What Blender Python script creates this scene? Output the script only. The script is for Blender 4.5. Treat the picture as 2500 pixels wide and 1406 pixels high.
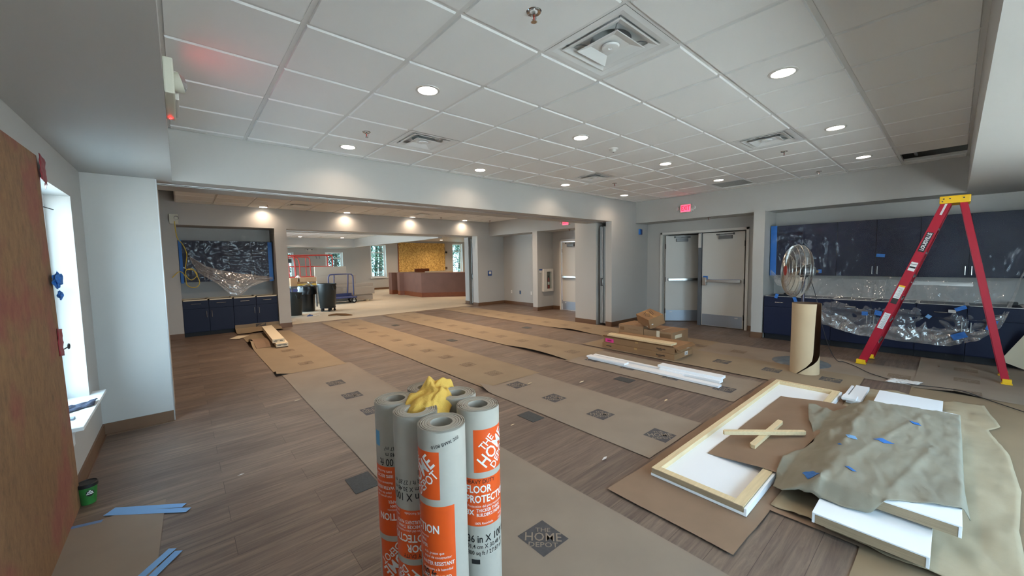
import bpy, bmesh, math, random
from math import sin, cos, pi, radians, sqrt, atan2, hypot
from mathutils import Vector, Matrix, noise

for o in list(bpy.data.objects): bpy.data.objects.remove(o)
SC = bpy.context.scene
COL = SC.collection

# ------------------------------------------------------------------ camera
cam_d = bpy.data.cameras.new('camera'); cam = bpy.data.objects.new('camera', cam_d); COL.objects.link(cam)
yaw, pitch, roll = 0.712780493, -0.0711202749, -0.01703552
fw = Vector((sin(yaw)*cos(pitch), cos(yaw)*cos(pitch), sin(pitch)))
r0 = Vector((cos(yaw), -sin(yaw), 0)); u0 = r0.cross(fw)
rt = r0*cos(roll)+u0*sin(roll); up = -r0*sin(roll)+u0*cos(roll)
M = Matrix((rt, up, -fw)).transposed().to_4x4()
M.translation = Vector((-0.59256, -2.38229, 1.50685))
cam.matrix_world = M
cam_d.sensor_width = 36; cam_d.lens = 36*934.948/2500; cam_d.clip_start = 0.05; cam_d.clip_end = 200
SC.camera = cam

# ------------------------------------------------------------------ view and world
vs = SC.view_settings
vs.view_transform = 'Standard'; vs.look = 'None'; vs.gamma = 1; vs.use_curve_mapping = False
vs.exposure = 0.5
W = bpy.data.worlds.new('overcast_sky'); SC.world = W; W.use_nodes = True
nt = W.node_tree; bg = nt.nodes['Background']
tcw = nt.nodes.new('ShaderNodeTexCoord'); sepw = nt.nodes.new('ShaderNodeSeparateXYZ')
rampw = nt.nodes.new('ShaderNodeValToRGB')
nt.links.new(tcw.outputs['Generated'], sepw.inputs[0]); nt.links.new(sepw.outputs['Z'], rampw.inputs[0])
rampw.color_ramp.elements[0].position = 0.0; rampw.color_ramp.elements[0].color = (0.60, 0.765, 0.92, 1)
rampw.color_ramp.elements[1].position = 0.6; rampw.color_ramp.elements[1].color = (0.46, 0.65, 0.87, 1)
nt.links.new(rampw.outputs[0], bg.inputs[0])
bg.inputs[1].default_value = 13.0

sun_d = bpy.data.lights.new('sun', 'SUN'); sun_d.energy = 70; sun_d.angle = radians(3); sun_d.color = (1, .95, .93)
sun = bpy.data.objects.new('sun', sun_d); COL.objects.link(sun); sun.rotation_euler = (0, radians(38), 0)     # added for ceiling bounce off the ground; high, from the building's closed side
# daylight portals stand in the window openings (they only guide sampling of the sky)
PORTALS = [((-1.36, 1.69, 1.27), (0.9, 1.6), (0, -90, 0)),
           ((0.8, -4.42, 1.35), (2.2, 1.75), (90, 0, 0)), ((3.7, -4.42, 1.35), (2.2, 1.75), (90, 0, 0)),
           ((8.0, 19.2, 1.6), (0.9, 1.9), (-90, 0, 0)), ((13.3, 19.2, 1.7), (0.8, 1.9), (-90, 0, 0)),
           ((5.6, 19.2, 1.4), (0.9, 1.4), (-90, 0, 0)), ((1.02, 12.5, 1.4), (5.0, 1.8), (0, -90, 0))]
for i, (p, s, r) in enumerate(PORTALS):
    l = bpy.data.lights.new('window_daylight', 'AREA'); l.shape = 'RECTANGLE'
    l.size, l.size_y = s
    l.cycles.is_portal = True
    o = bpy.data.objects.new('window_daylight', l); COL.objects.link(o)
    o.location = p; o.rotation_euler = [radians(a) for a in r]

LAMP_POWER = 13.0     # each recessed downlight
LAMP_COL = (1.0, 0.74, 0.52)

# ------------------------------------------------------------------ materials
def lin(h):
    if isinstance(h, str):
        c = [int(h[i:i+2], 16)/255 for i in (0, 2, 4)]
    else: c = h
    return tuple(((x/12.92) if x <= .04045 else ((x+.055)/1.055)**2.4) for x in c)+(1,)
MATS = {}
def mat(name, col, rough=.5, metal=0, noise_s=0, noise_a=0, bump=0, bump_s=200, emit=None, es=0, alpha=1, spec=.5, coat=0, trans=0, col2=None, stretch=(1,1,1)):
    if name in MATS: return MATS[name]
    m = bpy.data.materials.new(name); m.use_nodes = True; MATS[name] = m
    n = m.node_tree.nodes; L = m.node_tree.links; b = n['Principled BSDF']
    c = lin(col)
    b.inputs['Base Color'].default_value = c
    b.inputs['Roughness'].default_value = rough; b.inputs['Metallic'].default_value = metal
    b.inputs['Specular IOR Level'].default_value = spec
    b.inputs['Coat Weight'].default_value = coat
    b.inputs['Alpha'].default_value = alpha
    b.inputs['Transmission Weight'].default_value = trans
    if emit is not None:
        b.inputs['Emission Color'].default_value = lin(emit); b.inputs['Emission Strength'].default_value = es
    if noise_s or bump:
        tc = n.new('ShaderNodeTexCoord'); mp = n.new('ShaderNodeMapping'); mp.inputs['Scale'].default_value = stretch
        L.new(tc.outputs['Object'], mp.inputs[0])
    if noise_s:
        t = n.new('ShaderNodeTexNoise'); t.inputs['Scale'].default_value = noise_s; t.inputs['Detail'].default_value = 5
        L.new(mp.outputs[0], t.inputs[0])
        r = n.new('ShaderNodeValToRGB'); r.color_ramp.elements[0].position = .3; r.color_ramp.elements[1].position = .7
        c2 = lin(col2) if col2 else tuple(max(0, x*(1-noise_a)) for x in c[:3])+(1,)
        r.color_ramp.elements[0].color = c2; r.color_ramp.elements[1].color = c
        L.new(t.outputs['Fac'], r.inputs[0]); L.new(r.outputs[0], b.inputs['Base Color'])
    if bump:
        t2 = n.new('ShaderNodeTexNoise'); t2.inputs['Scale'].default_value = bump_s; t2.inputs['Detail'].default_value = 3
        L.new(mp.outputs[0], t2.inputs[0])
        bp = n.new('ShaderNodeBump'); bp.inputs['Strength'].default_value = bump; bp.inputs['Distance'].default_value = .002
        L.new(t2.outputs['Fac'], bp.inputs['Height']); L.new(bp.outputs[0], b.inputs['Normal'])
    return m

WALL = mat('wall_paint', 'b0afab', .62, bump=.08, bump_s=300)
TRIMW = mat('trim_paint', 'd0cec8', .4)
CEIL = mat('ceiling_tile', 'e9e9e6', .9, bump=.25, bump_s=700)
GRID = mat('ceiling_grid_metal', 'dcdcd9', .45)
PLEN = mat('plenum_dark', '1a1815', .9)
BASEB = mat('vinyl_base', '6d5039', .45, noise_s=6, noise_a=.15)
DUSTY = mat('dusty_floor_board', 'bfb29c', .75, noise_s=1.2, noise_a=.12, bump=.2, bump_s=40)
PAPER = mat('floor_paper', '8e7d66', .8, noise_s=2.2, noise_a=.13, bump=.35, bump_s=14)
PAPER2 = mat('floor_paper_grey', '8c7f71', .8, noise_s=3.1, noise_a=.12, bump=.35, bump_s=11)
KRAFT = mat('kraft_sheet', '88705b', .75, noise_s=4, noise_a=.15, bump=.3, bump_s=25)
INK = mat('stamp_ink', '4c4b4d', .8, noise_s=40, noise_a=.2)
INKF = mat('stamp_ink_faded', '7b6a57', .8, noise_s=40, noise_a=.2)
BLACKP = mat('black_patch', '3d4244', .7, noise_s=60, noise_a=.3)
CARD = mat('cardboard', '8f6d4b', .8, noise_s=5, noise_a=.1, bump=.15, bump_s=60)
CARDD = mat('cardboard_inner', '7c5c3c', .85, noise_s=5, noise_a=.1)
CARDL = mat('cardboard_pale', '98795a', .8, noise_s=5, noise_a=.1)
ROLLP = mat('roll_paper', 'b0aba0', .7, noise_s=30, noise_a=.04)
ORANGE = mat('orange_label', 'e4571c', .35, coat=.2)
WHITEI = mat('white_print', 'f0f0ee', .4)
BLACKI = mat('black_print', '1c1c1e', .5)
MELA = mat('white_melamine', 'eef2f7', .35)
PINE = mat('pine_wood', 'd8c39c', .6, noise_s=6, noise_a=.16, stretch=(1, 12, 12))
PLY = mat('plywood_edge', 'a8957a', .65, noise_s=10, noise_a=.35, stretch=(.5, .5, 40))
CANV = mat('drop_cloth_grey', '8a8576', .9, noise_s=5, noise_a=.16, bump=.5, bump_s=90)
CANV2 = mat('drop_cloth_cream', 'a09177', .9, noise_s=4, noise_a=.15, bump=.5, bump_s=90)
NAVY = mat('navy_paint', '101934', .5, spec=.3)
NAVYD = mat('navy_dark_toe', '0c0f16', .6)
NICK = mat('satin_nickel', 'b9b9b6', .3, metal=1)
STEEL = mat('galvanised_steel', '9aa0a4', .35, metal=.9)
KICK = mat('kick_plate', '9fa9b6', .4, metal=.55)
DGREY = mat('dark_grey_metal', '4a4d50', .5, metal=.3)
FGLASS = mat('red_fibreglass', 'a3102b', .35)
YEL = mat('yellow_plastic', 'e2b312', .45)
ALU = mat('aluminium', 'c4c6c6', .35, metal=1)
BTAPE = mat('blue_tape', '2c6cb8', .6)
BTAPEL = mat('blue_tape_light', '6d9fd0', .6)
RTAPE = mat('red_tape', '8e1526', .45, noise_s=30, noise_a=.3)
BLACK = mat('black_plastic', '17181a', .5)
BAG = mat('black_bag', '0e0f11', .3, bump=.9, bump_s=12)
CAN = mat('can_plastic', '282d2c', .5)
RUBB = mat('black_rubber', '1b1b1b', .7)
REDM = mat('red_steel', '9c2a20', .45)
BLUEM = mat('blue_steel', '343c66', .45)
DRYW = mat('drywall_face', 'a3978a', .85, noise_s=1.5, noise_a=.05)
DRYWE = mat('drywall_edge', 'a3917b', .85)
CHERRY = mat('cherry_wood', '8a4a29', .4, noise_s=8, noise_a=.3, stretch=(1, 1, 8))
KRAFTR = mat('reddish_masking_paper', '7f5a4d', .6, noise_s=3, noise_a=.14, bump=.6, bump_s=6)
VINYLW = mat('white_vinyl', 'e6eaea', .3)
BULB = mat('lens_plastic', 'cfcfcf', .15, alpha=.75)
CHROME = mat('chrome', 'c8c8c8', .12, metal=1)
SPRED = mat('red_glass_bulb', 'b03020', .15)
LENS = mat('downlight_lens', 'ffffff', .5, emit='fff3e6', es=14)
EXITR = mat('exit_red_glow', 'ff2040', .5, emit='ff1a38', es=3.0)
LED = mat('red_led', 'ff2020', .5, emit='ff1010', es=30)
SHEETW = mat('white_card', 'd9ccb2', .7)
RAG = mat('white_rag', 'd7d3d0', .9, noise_s=20, noise_a=.15)
YRAG = mat('yellow_towel', 'd9b356', .95, noise_s=14, noise_a=.15, bump=1, bump_s=180)
NAVRAG = mat('navy_cloth', '3d4150', .9)
GREENL = mat('green_label', '2f7a35', .5, noise_s=20, noise_a=.4)
YCORD = mat('yellow_cord', 'c2a83a', .5)
CORD = mat('dark_cord', '2b2b2e', .5)
WSHADE = mat('red_brick_tag', 'c23a6f', .6)
PINKT = mat('pink_tag', 'e0368c', .6)
LBLW = mat('white_label', 'd9d9d6', .5)
PALE_GROUND = mat('pale_bounce_ground', 'c2c0bc', .95, noise_s=3, noise_a=.15)  # outdoor ground, made pale to bounce daylight up to the ceiling
LEAF = mat('leaves', '3a5c44', .7, noise_s=1.5, noise_a=.55)
LEAF2 = mat('leaves_dark', '223a2c', .7, noise_s=1.5, noise_a=.55)
BARK = mat('bark', '4a4038', .9)
FENCEW = mat('fence_paint', '8b9592', .5)
GALV = mat('fan_base_metal', '8d989f', .4, metal=.5, noise_s=9, noise_a=.4)
TOWELW = mat('paper_scrap', 'cfc8bb', .9)
FANR = mat('fan_red_badge', '9b2a22', .5)
SKYB = mat('powder_blue_print', '5f9dc4', .5)

def special_floor():
    m = bpy.data.materials.new('vinyl_plank'); m.use_nodes = True
    n = m.node_tree.nodes; L = m.node_tree.links; b = n['Principled BSDF']
    tc = n.new('ShaderNodeTexCoord')
    br = n.new('ShaderNodeTexBrick'); br.offset = .37; br.inputs['Scale'].default_value = 1
    br.inputs['Brick Width'].default_value = 1.22; br.inputs['Row Height'].default_value = .18
    br.inputs['Mortar Size'].default_value = .0012; br.inputs['Mortar Smooth'].default_value = .1
    br.inputs['Color1'].default_value = (0, 0, 0, 1); br.inputs['Color2'].default_value = (1, 1, 1, 1); br.inputs['Mortar'].default_value = (.5, .5, .5, 1)
    L.new(tc.outputs['Object'], br.inputs[0])
    mp = n.new('ShaderNodeMapping'); mp.inputs['Scale'].default_value = (1.0, 15, 1)
    add = n.new('ShaderNodeVectorMath'); add.operation = 'ADD'
    sc = n.new('ShaderNodeVectorMath'); sc.operation = 'SCALE'; sc.inputs['Scale'].default_value = 7
    L.new(br.outputs['Color'], sc.inputs[0]); L.new(tc.outputs['Object'], add.inputs[0]); L.new(sc.outputs[0], add.inputs[1])
    L.new(add.outputs[0], mp.inputs[0])
    n1 = n.new('ShaderNodeTexNoise'); n1.inputs['Scale'].default_value = 2.0; n1.inputs['Detail'].default_value = 8; n1.inputs['Roughness'].default_value = .72
    n1.inputs['Distortion'].default_value = .6
    L.new(mp.outputs[0], n1.inputs[0])
    r = n.new('ShaderNodeValToRGB'); cr = r.color_ramp
    cr.elements[0].position = .28; cr.elements[0].color = lin('52463d')
    cr.elements[1].position = .75; cr.elements[1].color = lin('8f7f70')
    e = cr.elements.new(.45); e.color = lin('665850')
    e = cr.elements.new(.58); e.color = lin('76685c')
    L.new(n1.outputs['Fac'], r.inputs[0])
    mix = n.new('ShaderNodeMix'); mix.data_type = 'RGBA'; mix.blend_type = 'MULTIPLY'; mix.inputs[0].default_value = 1
    r2 = n.new('ShaderNodeValToRGB'); r2.color_ramp.elements[0].color = (.78, .76, .76, 1); r2.color_ramp.elements[1].color = (1.1, 1.08, 1.05, 1)
    L.new(br.outputs['Color'], r2.inputs[0])
    L.new(r.outputs[0], mix.inputs[6]); L.new(r2.outputs[0], mix.inputs[7])
    mix2 = n.new('ShaderNodeMix'); mix2.data_type = 'RGBA'; L.new(br.outputs['Fac'], mix2.inputs[0])
    L.new(mix.outputs[2], mix2.inputs[6]); mix2.inputs[7].default_value = lin('3a2f28')
    L.new(mix2.outputs[2], b.inputs['Base Color'])
    b.inputs['Roughness'].default_value = .42
    n3 = n.new('ShaderNodeTexNoise'); n3.inputs['Scale'].default_value = 3
    L.new(tc.outputs['Object'], n3.inputs[0])
    mr = n.new('ShaderNodeMapRange'); mr.inputs[3].default_value = .33; mr.inputs[4].default_value = .62
    L.new(n3.outputs['Fac'], mr.inputs[0]); L.new(mr.outputs[0], b.inputs['Roughness'])
    return m
FLOORM = special_floor()

def osb_mat(name, a, c, d, scale=18, red=False, soft=False):
    m = bpy.data.materials.new(name); m.use_nodes = True
    n = m.node_tree.nodes; L = m.node_tree.links; b = n['Principled BSDF']
    tc = n.new('ShaderNodeTexCoord'); mp = n.new('ShaderNodeMapping'); mp.inputs['Scale'].default_value = (1, 1, .55)
    L.new(tc.outputs['Object'], mp.inputs[0])
    v = n.new('ShaderNodeTexVoronoi'); v.inputs['Scale'].default_value = scale; L.new(mp.outputs[0], v.inputs[0])
    ns = n.new('ShaderNodeTexNoise'); ns.inputs['Scale'].default_value = scale*1.7; ns.inputs['Detail'].default_value = 6; L.new(mp.outputs[0], ns.inputs[0])
    sp = n.new('ShaderNodeSeparateColor'); L.new(v.outputs['Color'], sp.inputs[0])
    ad = n.new('ShaderNodeMath'); ad.operation = 'MULTIPLY_ADD'; ad.inputs[1].default_value = .5
    L.new(sp.outputs[0], ad.inputs[0])
    if soft: ad.inputs[1].default_value = .06; ns.inputs['Roughness'].default_value = .75; v.inputs['Scale'].default_value = 90
    sb = n.new('ShaderNodeMath'); sb.operation = 'MULTIPLY'; sb.inputs[1].default_value = .92 if soft else .6; L.new(ns.outputs['Fac'], sb.inputs[0])
    L.new(sb.outputs[0], ad.inputs[2])
    r = n.new('ShaderNodeValToRGB'); r.color_ramp.elements[0].position = .2; r.color_ramp.elements[0].color = lin(a)
    r.color_ramp.elements[1].position = .8; r.color_ramp.elements[1].color = lin(d)
    e = r.color_ramp.elements.new(.5); e.color = lin(c)
    L.new(ad.outputs[0], r.inputs[0])
    last = r.outputs[0]
    if red:
        n2 = n.new('ShaderNodeTexNoise'); n2.inputs['Scale'].default_value = 2.6; n2.inputs['Detail'].default_value = 2
        L.new(tc.outputs['Object'], n2.inputs[0])
        r2 = n.new('ShaderNodeValToRGB'); r2.color_ramp.elements[0].position = .50; r2.color_ramp.elements[0].color = (0, 0, 0, 1)
        r2.color_ramp.elements[1].position = .62; r2.color_ramp.elements[1].color = (.42, .42, .42, 1)
        L.new(n2.outputs['Fac'], r2.inputs[0])
        mx = n.new('ShaderNodeMix'); mx.data_type = 'RGBA'; L.new(r2.outputs[0], mx.inputs[0]); L.new(last, mx.inputs[6]); mx.inputs[7].default_value = lin('8e2f3c')
        last = mx.outputs[2]
    L.new(last, b.inputs['Base Color']); b.inputs['Roughness'].default_value = .7
    return m
OSB = osb_mat('oriented_strand_board', '86682f', 'b8944f', 'dcb96f', 30)
PLYB = osb_mat('weathered_plywood', '5c432c', '866444', '9c7a52', 13, red=True, soft=True)

def film_mat(name, base=.12, extra=.5, scale=6, tint=(.85, .9, .95)):
    m = bpy.data.materials.new(name); m.use_nodes = True
    n = m.node_tree.nodes; L = m.node_tree.links; out = n['Material Output']; n.remove(n['Principled BSDF'])
    tc = n.new('ShaderNodeTexCoord'); 
    w = n.new('ShaderNodeTexNoise'); w.noise_type = 'RIDGED_MULTIFRACTAL'; w.normalize = True; w.inputs['Scale'].default_value = scale; w.inputs['Detail'].default_value = 5; w.inputs['Distortion'].default_value = 1.2
    L.new(tc.outputs['Object'], w.inputs[0])
    tr = n.new('ShaderNodeBsdfTransparent'); 
    gl = n.new('ShaderNodeBsdfGlossy'); gl.inputs['Roughness'].default_value = .12
    df = n.new('ShaderNodeBsdfTranslucent'); df.inputs['Color'].default_value = (*tint, 1)
    d2 = n.new('ShaderNodeBsdfDiffuse'); d2.inputs['Color'].default_value = (*tint, 1)
    bp = n.new('ShaderNodeBump'); bp.inputs['Strength'].default_value = 1; bp.inputs['Distance'].default_value = .02
    L.new(w.outputs['Fac'], bp.inputs['Height'])
    for s in (gl, d2): L.new(bp.outputs[0], s.inputs['Normal'])
    m1 = n.new('ShaderNodeMixShader'); m1.inputs[0].default_value = .5; L.new(gl.outputs[0], m1.inputs[1]); L.new(d2.outputs[0], m1.inputs[2])
    m2 = n.new('ShaderNodeMixShader'); m2.inputs[0].default_value = .15; L.new(m1.outputs[0], m2.inputs[1]); L.new(df.outputs[0], m2.inputs[2])
    ms = n.new('ShaderNodeMapRange'); ms.inputs[1].default_value = .55; ms.inputs[2].default_value = .95; ms.inputs[3].default_value = base; ms.inputs[4].default_value = extra
    L.new(w.outputs['Fac'], ms.inputs[0])
    mx = n.new('ShaderNodeMixShader'); L.new(ms.outputs[0], mx.inputs[0]); L.new(tr.outputs[0], mx.inputs[1]); L.new(m2.outputs[0], mx.inputs[2])
    L.new(mx.outputs[0], out.inputs[0])
    return m
FILM = film_mat('clear_plastic_film', .2, .75, 4)
FILMT = film_mat('taut_plastic_film', .055, .10, 2.2, (.62, .62, .62))
FILMB = film_mat('bunched_plastic_film', .32, .8, 9, (.9, .85, .8))
def glass_mat(name='window_glass', tint=(.93, .97, .96, 1)):
    m = bpy.data.materials.new(name); m.use_nodes = True
    n = m.node_tree.nodes; L = m.node_tree.links; out = n['Material Output']; n.remove(n['Principled BSDF'])
    tr = n.new('ShaderNodeBsdfTransparent'); tr.inputs[0].default_value = tint
    gl = n.new('ShaderNodeBsdfGlossy'); gl.inputs['Roughness'].default_value = .02
    mx = n.new('ShaderNodeMixShader'); mx.inputs[0].default_value = .05
    L.new(tr.outputs[0], mx.inputs[1]); L.new(gl.outputs[0], mx.inputs[2]); L.new(mx.outputs[0], out.inputs[0])
    return m
GLASS = glass_mat()
GLASS_DIM = glass_mat('view_dimming_glass', (.42, .50, .49, 1))  # tint added to darken the bright view through the far windows

# ------------------------------------------------------------------ geometry helpers
class MB:
    def __init__(s): s.v = []; s.f = []; s.m = []
    def add(s, vs_, fs_, mi=0, T=None):
        b = len(s.v)
        s.v += [tuple(T @ Vector(p)) if T is not None else tuple(p) for p in vs_]
        s.f += [tuple(b+i for i in f) for f in fs_]; s.m += [mi]*len(fs_); return s
    def box(s, x0, x1, y0, y1, z0, z1, mi=0, T=None):
        if x0 > x1: x0, x1 = x1, x0
        if y0 > y1: y0, y1 = y1, y0
        if z0 > z1: z0, z1 = z1, z0
        return s.add([(x0,y0,z0),(x1,y0,z0),(x1,y1,z0),(x0,y1,z0),(x0,y0,z1),(x1,y0,z1),(x1,y1,z1),(x0,y1,z1)],
              [(0,3,2,1),(4,5,6,7),(0,1,5,4),(1,2,6,5),(2,3,7,6),(3,0,4,7)], mi, T)
    def quad(s, a, b, c, d, mi=0): return s.add([a,b,c,d], [(0,1,2,3)], mi)
    def cyl(s, p0, p1, r, n=16, r2=None, caps=True, mi=0):
        p0 = Vector(p0); p1 = Vector(p1); d = (p1-p0).normalized(); r2 = r if r2 is None else r2
        a = d.orthogonal().normalized(); b = d.cross(a)
        v = []; f = []
        for i in range(n):
            t = 2*pi*i/n; e = a*cos(t)+b*sin(t); v += [p0+e*r, p1+e*r2]
        for i in range(n):
            j = (i+1) % n; f.append((2*i, 2*j, 2*j+1, 2*i+1))
        if caps: f.append(tuple(2*i for i in range(n))[::-1]); f.append(tuple(2*i+1 for i in range(n)))
        return s.add(v, f, mi)
    def tube(s, pts, r, n=8, mi=0, closed=False):
        P = [Vector(p) for p in pts]; N = len(P); v = []; f = []; prev = None
        for k in range(N):
            a = P[(k-1) % N] if (closed or k) else P[0]; b = P[(k+1) % N] if (closed or k < N-1) else P[-1]
            d = (b-a); d = d.normalized() if d.length else Vector((0,0,1))
            if prev is None: e = d.orthogonal().normalized()
            else: e = (prev-d*prev.dot(d)); e = e.normalized() if e.length > 1e-6 else d.orthogonal().normalized()
            prev = e; g = d.cross(e)
            for i in range(n):
                t = 2*pi*i/n; v.append(P[k]+(e*cos(t)+g*sin(t))*(r[k] if isinstance(r, (list, tuple)) else r))
        for k in range(N if closed else N-1):
            k2 = (k+1) % N
            for i in range(n):
                j = (i+1) % n; f.append((k*n+i, k*n+j, k2*n+j, k2*n+i))
        if not closed: f.append(tuple(range(n))[::-1]); f.append(tuple((N-1)*n+i for i in range(n)))
        return s.add(v, f, mi)
    def lathe(s, prof, n=32, T=None, mi=0, a0=0, a1=2*pi):
        v = []; f = []; full = abs(a1-a0-2*pi) < 1e-6; m = n if full else n+1; k = len(prof)
        for i in range(m):
            t = a0+(a1-a0)*i/n
            for r, z in prof: v.append((r*cos(t), r*sin(t), z))
        for i in range(n):
            j = (i+1) % m
            for q in range(k-1): f.append((i*k+q, j*k+q, j*k+q+1, i*k+q+1))
        return s.add(v, f, mi, T)
    def grid(s, fn, nu, nv, mi=0):
        v = [fn(i/nu, j/nv) for j in range(nv+1) for i in range(nu+1)]
        f = [(j*(nu+1)+i, j*(nu+1)+i+1, (j+1)*(nu+1)+i+1, (j+1)*(nu+1)+i) for j in range(nv) for i in range(nu)]
        return s.add(v, f, mi)
    def prism(s, pts, z0, z1, mi=0, T=None):
        n = len(pts)
        return s.add([(x,y,z0) for x,y in pts]+[(x,y,z1) for x,y in pts],
              [tuple(range(n))[::-1], tuple(range(n,2*n))]+[(i,(i+1)%n,(i+1)%n+n,i+n) for i in range(n)], mi, T)

def mesh_of(mb, name, mats, bev=0, smooth=False, solid=0, org=(0,0,0), weld=False):
    me = bpy.data.meshes.new(name)
    o = Vector(org)
    me.from_pydata([tuple(Vector(p)-o) for p in mb.v], [], mb.f)
    if not isinstance(mats, (list, tuple)): mats = [mats]
    for m in mats: me.materials.append(m)
    me.polygons.foreach_set('material_index', mb.m)
    me.update()
    if bev or weld:
        bm = bmesh.new(); bm.from_mesh(me)
        if weld: bmesh.ops.remove_doubles(bm, verts=bm.verts, dist=1e-5)
        if bev:
            ed = [e for e in bm.edges if len(e.link_faces) == 2 and e.calc_face_angle(0) > .5]
            bmesh.ops.bevel(bm, geom=ed, offset=bev, segments=2, profile=.6, affect='EDGES', clamp_overlap=True)
        bm.to_mesh(me); bm.free()
    if smooth:
        me.polygons.foreach_set('use_smooth', [True]*len(me.polygons))
        try: me.set_sharp_from_angle(angle=radians(smooth if smooth is not True else 40))
        except Exception: pass
    me.update()
    return me
def finish(ob, solid):
    if solid:
        md = ob.modifiers.new('solid', 'SOLIDIFY'); md.thickness = solid; md.offset = 0
ROOTP = {}
def tag(o, label=None, cat=None, group=None, kind=None):
    if label: o['label'] = label
    if cat: o['category'] = cat
    if group: o['group'] = group
    if kind: o['kind'] = kind
    return o
def struct(name, mb, mats, **k):
    par = k.pop('parent', None)
    o = bpy.data.objects.new(name, mesh_of(mb, name, mats, **k)); COL.objects.link(o)
    if par: o.parent = par
    else: o['kind'] = 'structure'
    return o
def thing(name, label, cat, loc=(0,0,0), rz=0, group=None, rot=None):
    o = bpy.data.objects.new(name, None); COL.objects.link(o); o.empty_display_size = .1
    o.location = loc; o.rotation_euler = rot if rot else (0, 0, rz)
    ROOTP[o.name] = Vector(loc)
    return tag(o, label, cat, group)
def part(name, mb, mats, parent, world=False, label=None, solid=0, kind=None, **k):
    """world=True: geometry is in world coordinates (root must be unrotated)."""
    root = parent
    while root.parent: root = root.parent
    org = ROOTP.get(root.name, Vector((0,0,0))) if world else (0,0,0)
    o = bpy.data.objects.new(name, mesh_of(mb, name, mats, org=org, **k)); COL.objects.link(o); o.parent = parent
    finish(o, solid)
    if label: o['label'] = label
    if kind: o['kind'] = kind
    return o
def single(name, mb, mats, label, cat, group=None, solid=0, kind=None, **k):
    xs = [p[0] for p in mb.v]; ys = [p[1] for p in mb.v]; zs = [p[2] for p in mb.v]
    c = ((min(xs)+max(xs))/2, (min(ys)+max(ys))/2, min(zs))
    o = bpy.data.objects.new(name, mesh_of(mb, name, mats, org=c, **k)); COL.objects.link(o); o.location = c
    ROOTP[o.name] = Vector(c)
    finish(o, solid)
    return tag(o, label, cat, group, kind)
def copy_tree(o, parent=None):
    c = o.copy(); COL.objects.link(c); c.parent = parent
    for ch in [x for x in bpy.data.objects if x.parent == o]: copy_tree(ch, c)
    return c
_TX = {}
def text_geo(s, size=1, align='LEFT', bold=0):
    key = (s, align, bold)
    if key not in _TX:
        cu = bpy.data.curves.new('t', 'FONT'); cu.body = s; cu.size = 1; cu.align_x = align; cu.align_y = 'CENTER'
        cu.offset = bold; cu.resolution_u = 2; cu.fill_mode = 'FRONT'
        ob = bpy.data.objects.new('t', cu); COL.objects.link(ob)
        dg = bpy.context.evaluated_depsgraph_get(); dg.update()
        me = bpy.data.meshes.new_from_object(ob.evaluated_get(dg))
        _TX[key] = ([tuple(v.co) for v in me.vertices], [tuple(p.vertices) for p in me.polygons])
        bpy.data.objects.remove(ob); bpy.data.curves.remove(cu); bpy.data.meshes.remove(me)
    v, f = _TX[key]
    return [(x*size, y*size, 0) for x, y, z in v], f
def xf(vs_, fn): return [fn(*p) for p in vs_]
def T_axes(o, ex, ey, ez=None):
    ex = Vector(ex).normalized(); ey = Vector(ey).normalized(); ez = Vector(ez).normalized() if ez else ex.cross(ey)
    m = Matrix((ex, ey, ez)).transposed().to_4x4(); m.translation = Vector(o); return m
def put_text(mb, s, o, ex, ey, size, align='CENTER', bold=0, mi=0, sx=1):
    v, f = text_geo(s, size, align, bold); T = T_axes(o, ex, ey)
    mb.add([(x*sx, y, z) for x, y, z in v], f, mi, T)
def lerp(a, b, t): return a+(b-a)*t
def polyline(pts, t):
    P = [Vector(p) for p in pts]; L = [0]
    for a, b in zip(P, P[1:]): L.append(L[-1]+(b-a).length)
    d = t*L[-1]
    for i in range(len(P)-1):
        if d <= L[i+1] or i == len(P)-2:
            k = (d-L[i])/max(1e-9, L[i+1]-L[i]); return P[i].lerp(P[i+1], min(1, max(0, k)))
def smoothpts(pts, n=8):
    P = [Vector(p) for p in pts]; out = []
    for i in range(len(P)-1):
        p0 = P[max(i-1, 0)]; p1 = P[i]; p2 = P[i+1]; p3 = P[min(i+2, len(P)-1)]
        for k in range(n):
            t = k/n; out.append(.5*((2*p1)+(p2-p0)*t+(2*p0-5*p1+4*p2-p3)*t*t+(3*p1-p0-3*p2+p3)*t**3))
    out.append(P[-1]); return out
def coons(bot, top, left, right):
    """boundaries run: bot, top in +u; left, right in +v"""
    def fn(u, v):
        B, T_, L_, R_ = polyline(bot, u), polyline(top, u), polyline(left, v), polyline(right, v)
        c00, c10, c01, c11 = Vector(bot[0]), Vector(bot[-1]), Vector(top[0]), Vector(top[-1])
        return (B*(1-v)+T_*v+L_*(1-u)+R_*u-(c00*(1-u)*(1-v)+c10*u*(1-v)+c01*(1-u)*v+c11*u*v))
    return fn
def nz(x, y, z=0): return noise.noise(Vector((x, y, z)))
ZC = 2.825; ZS = 2.33; P_ = 0.6096
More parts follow.
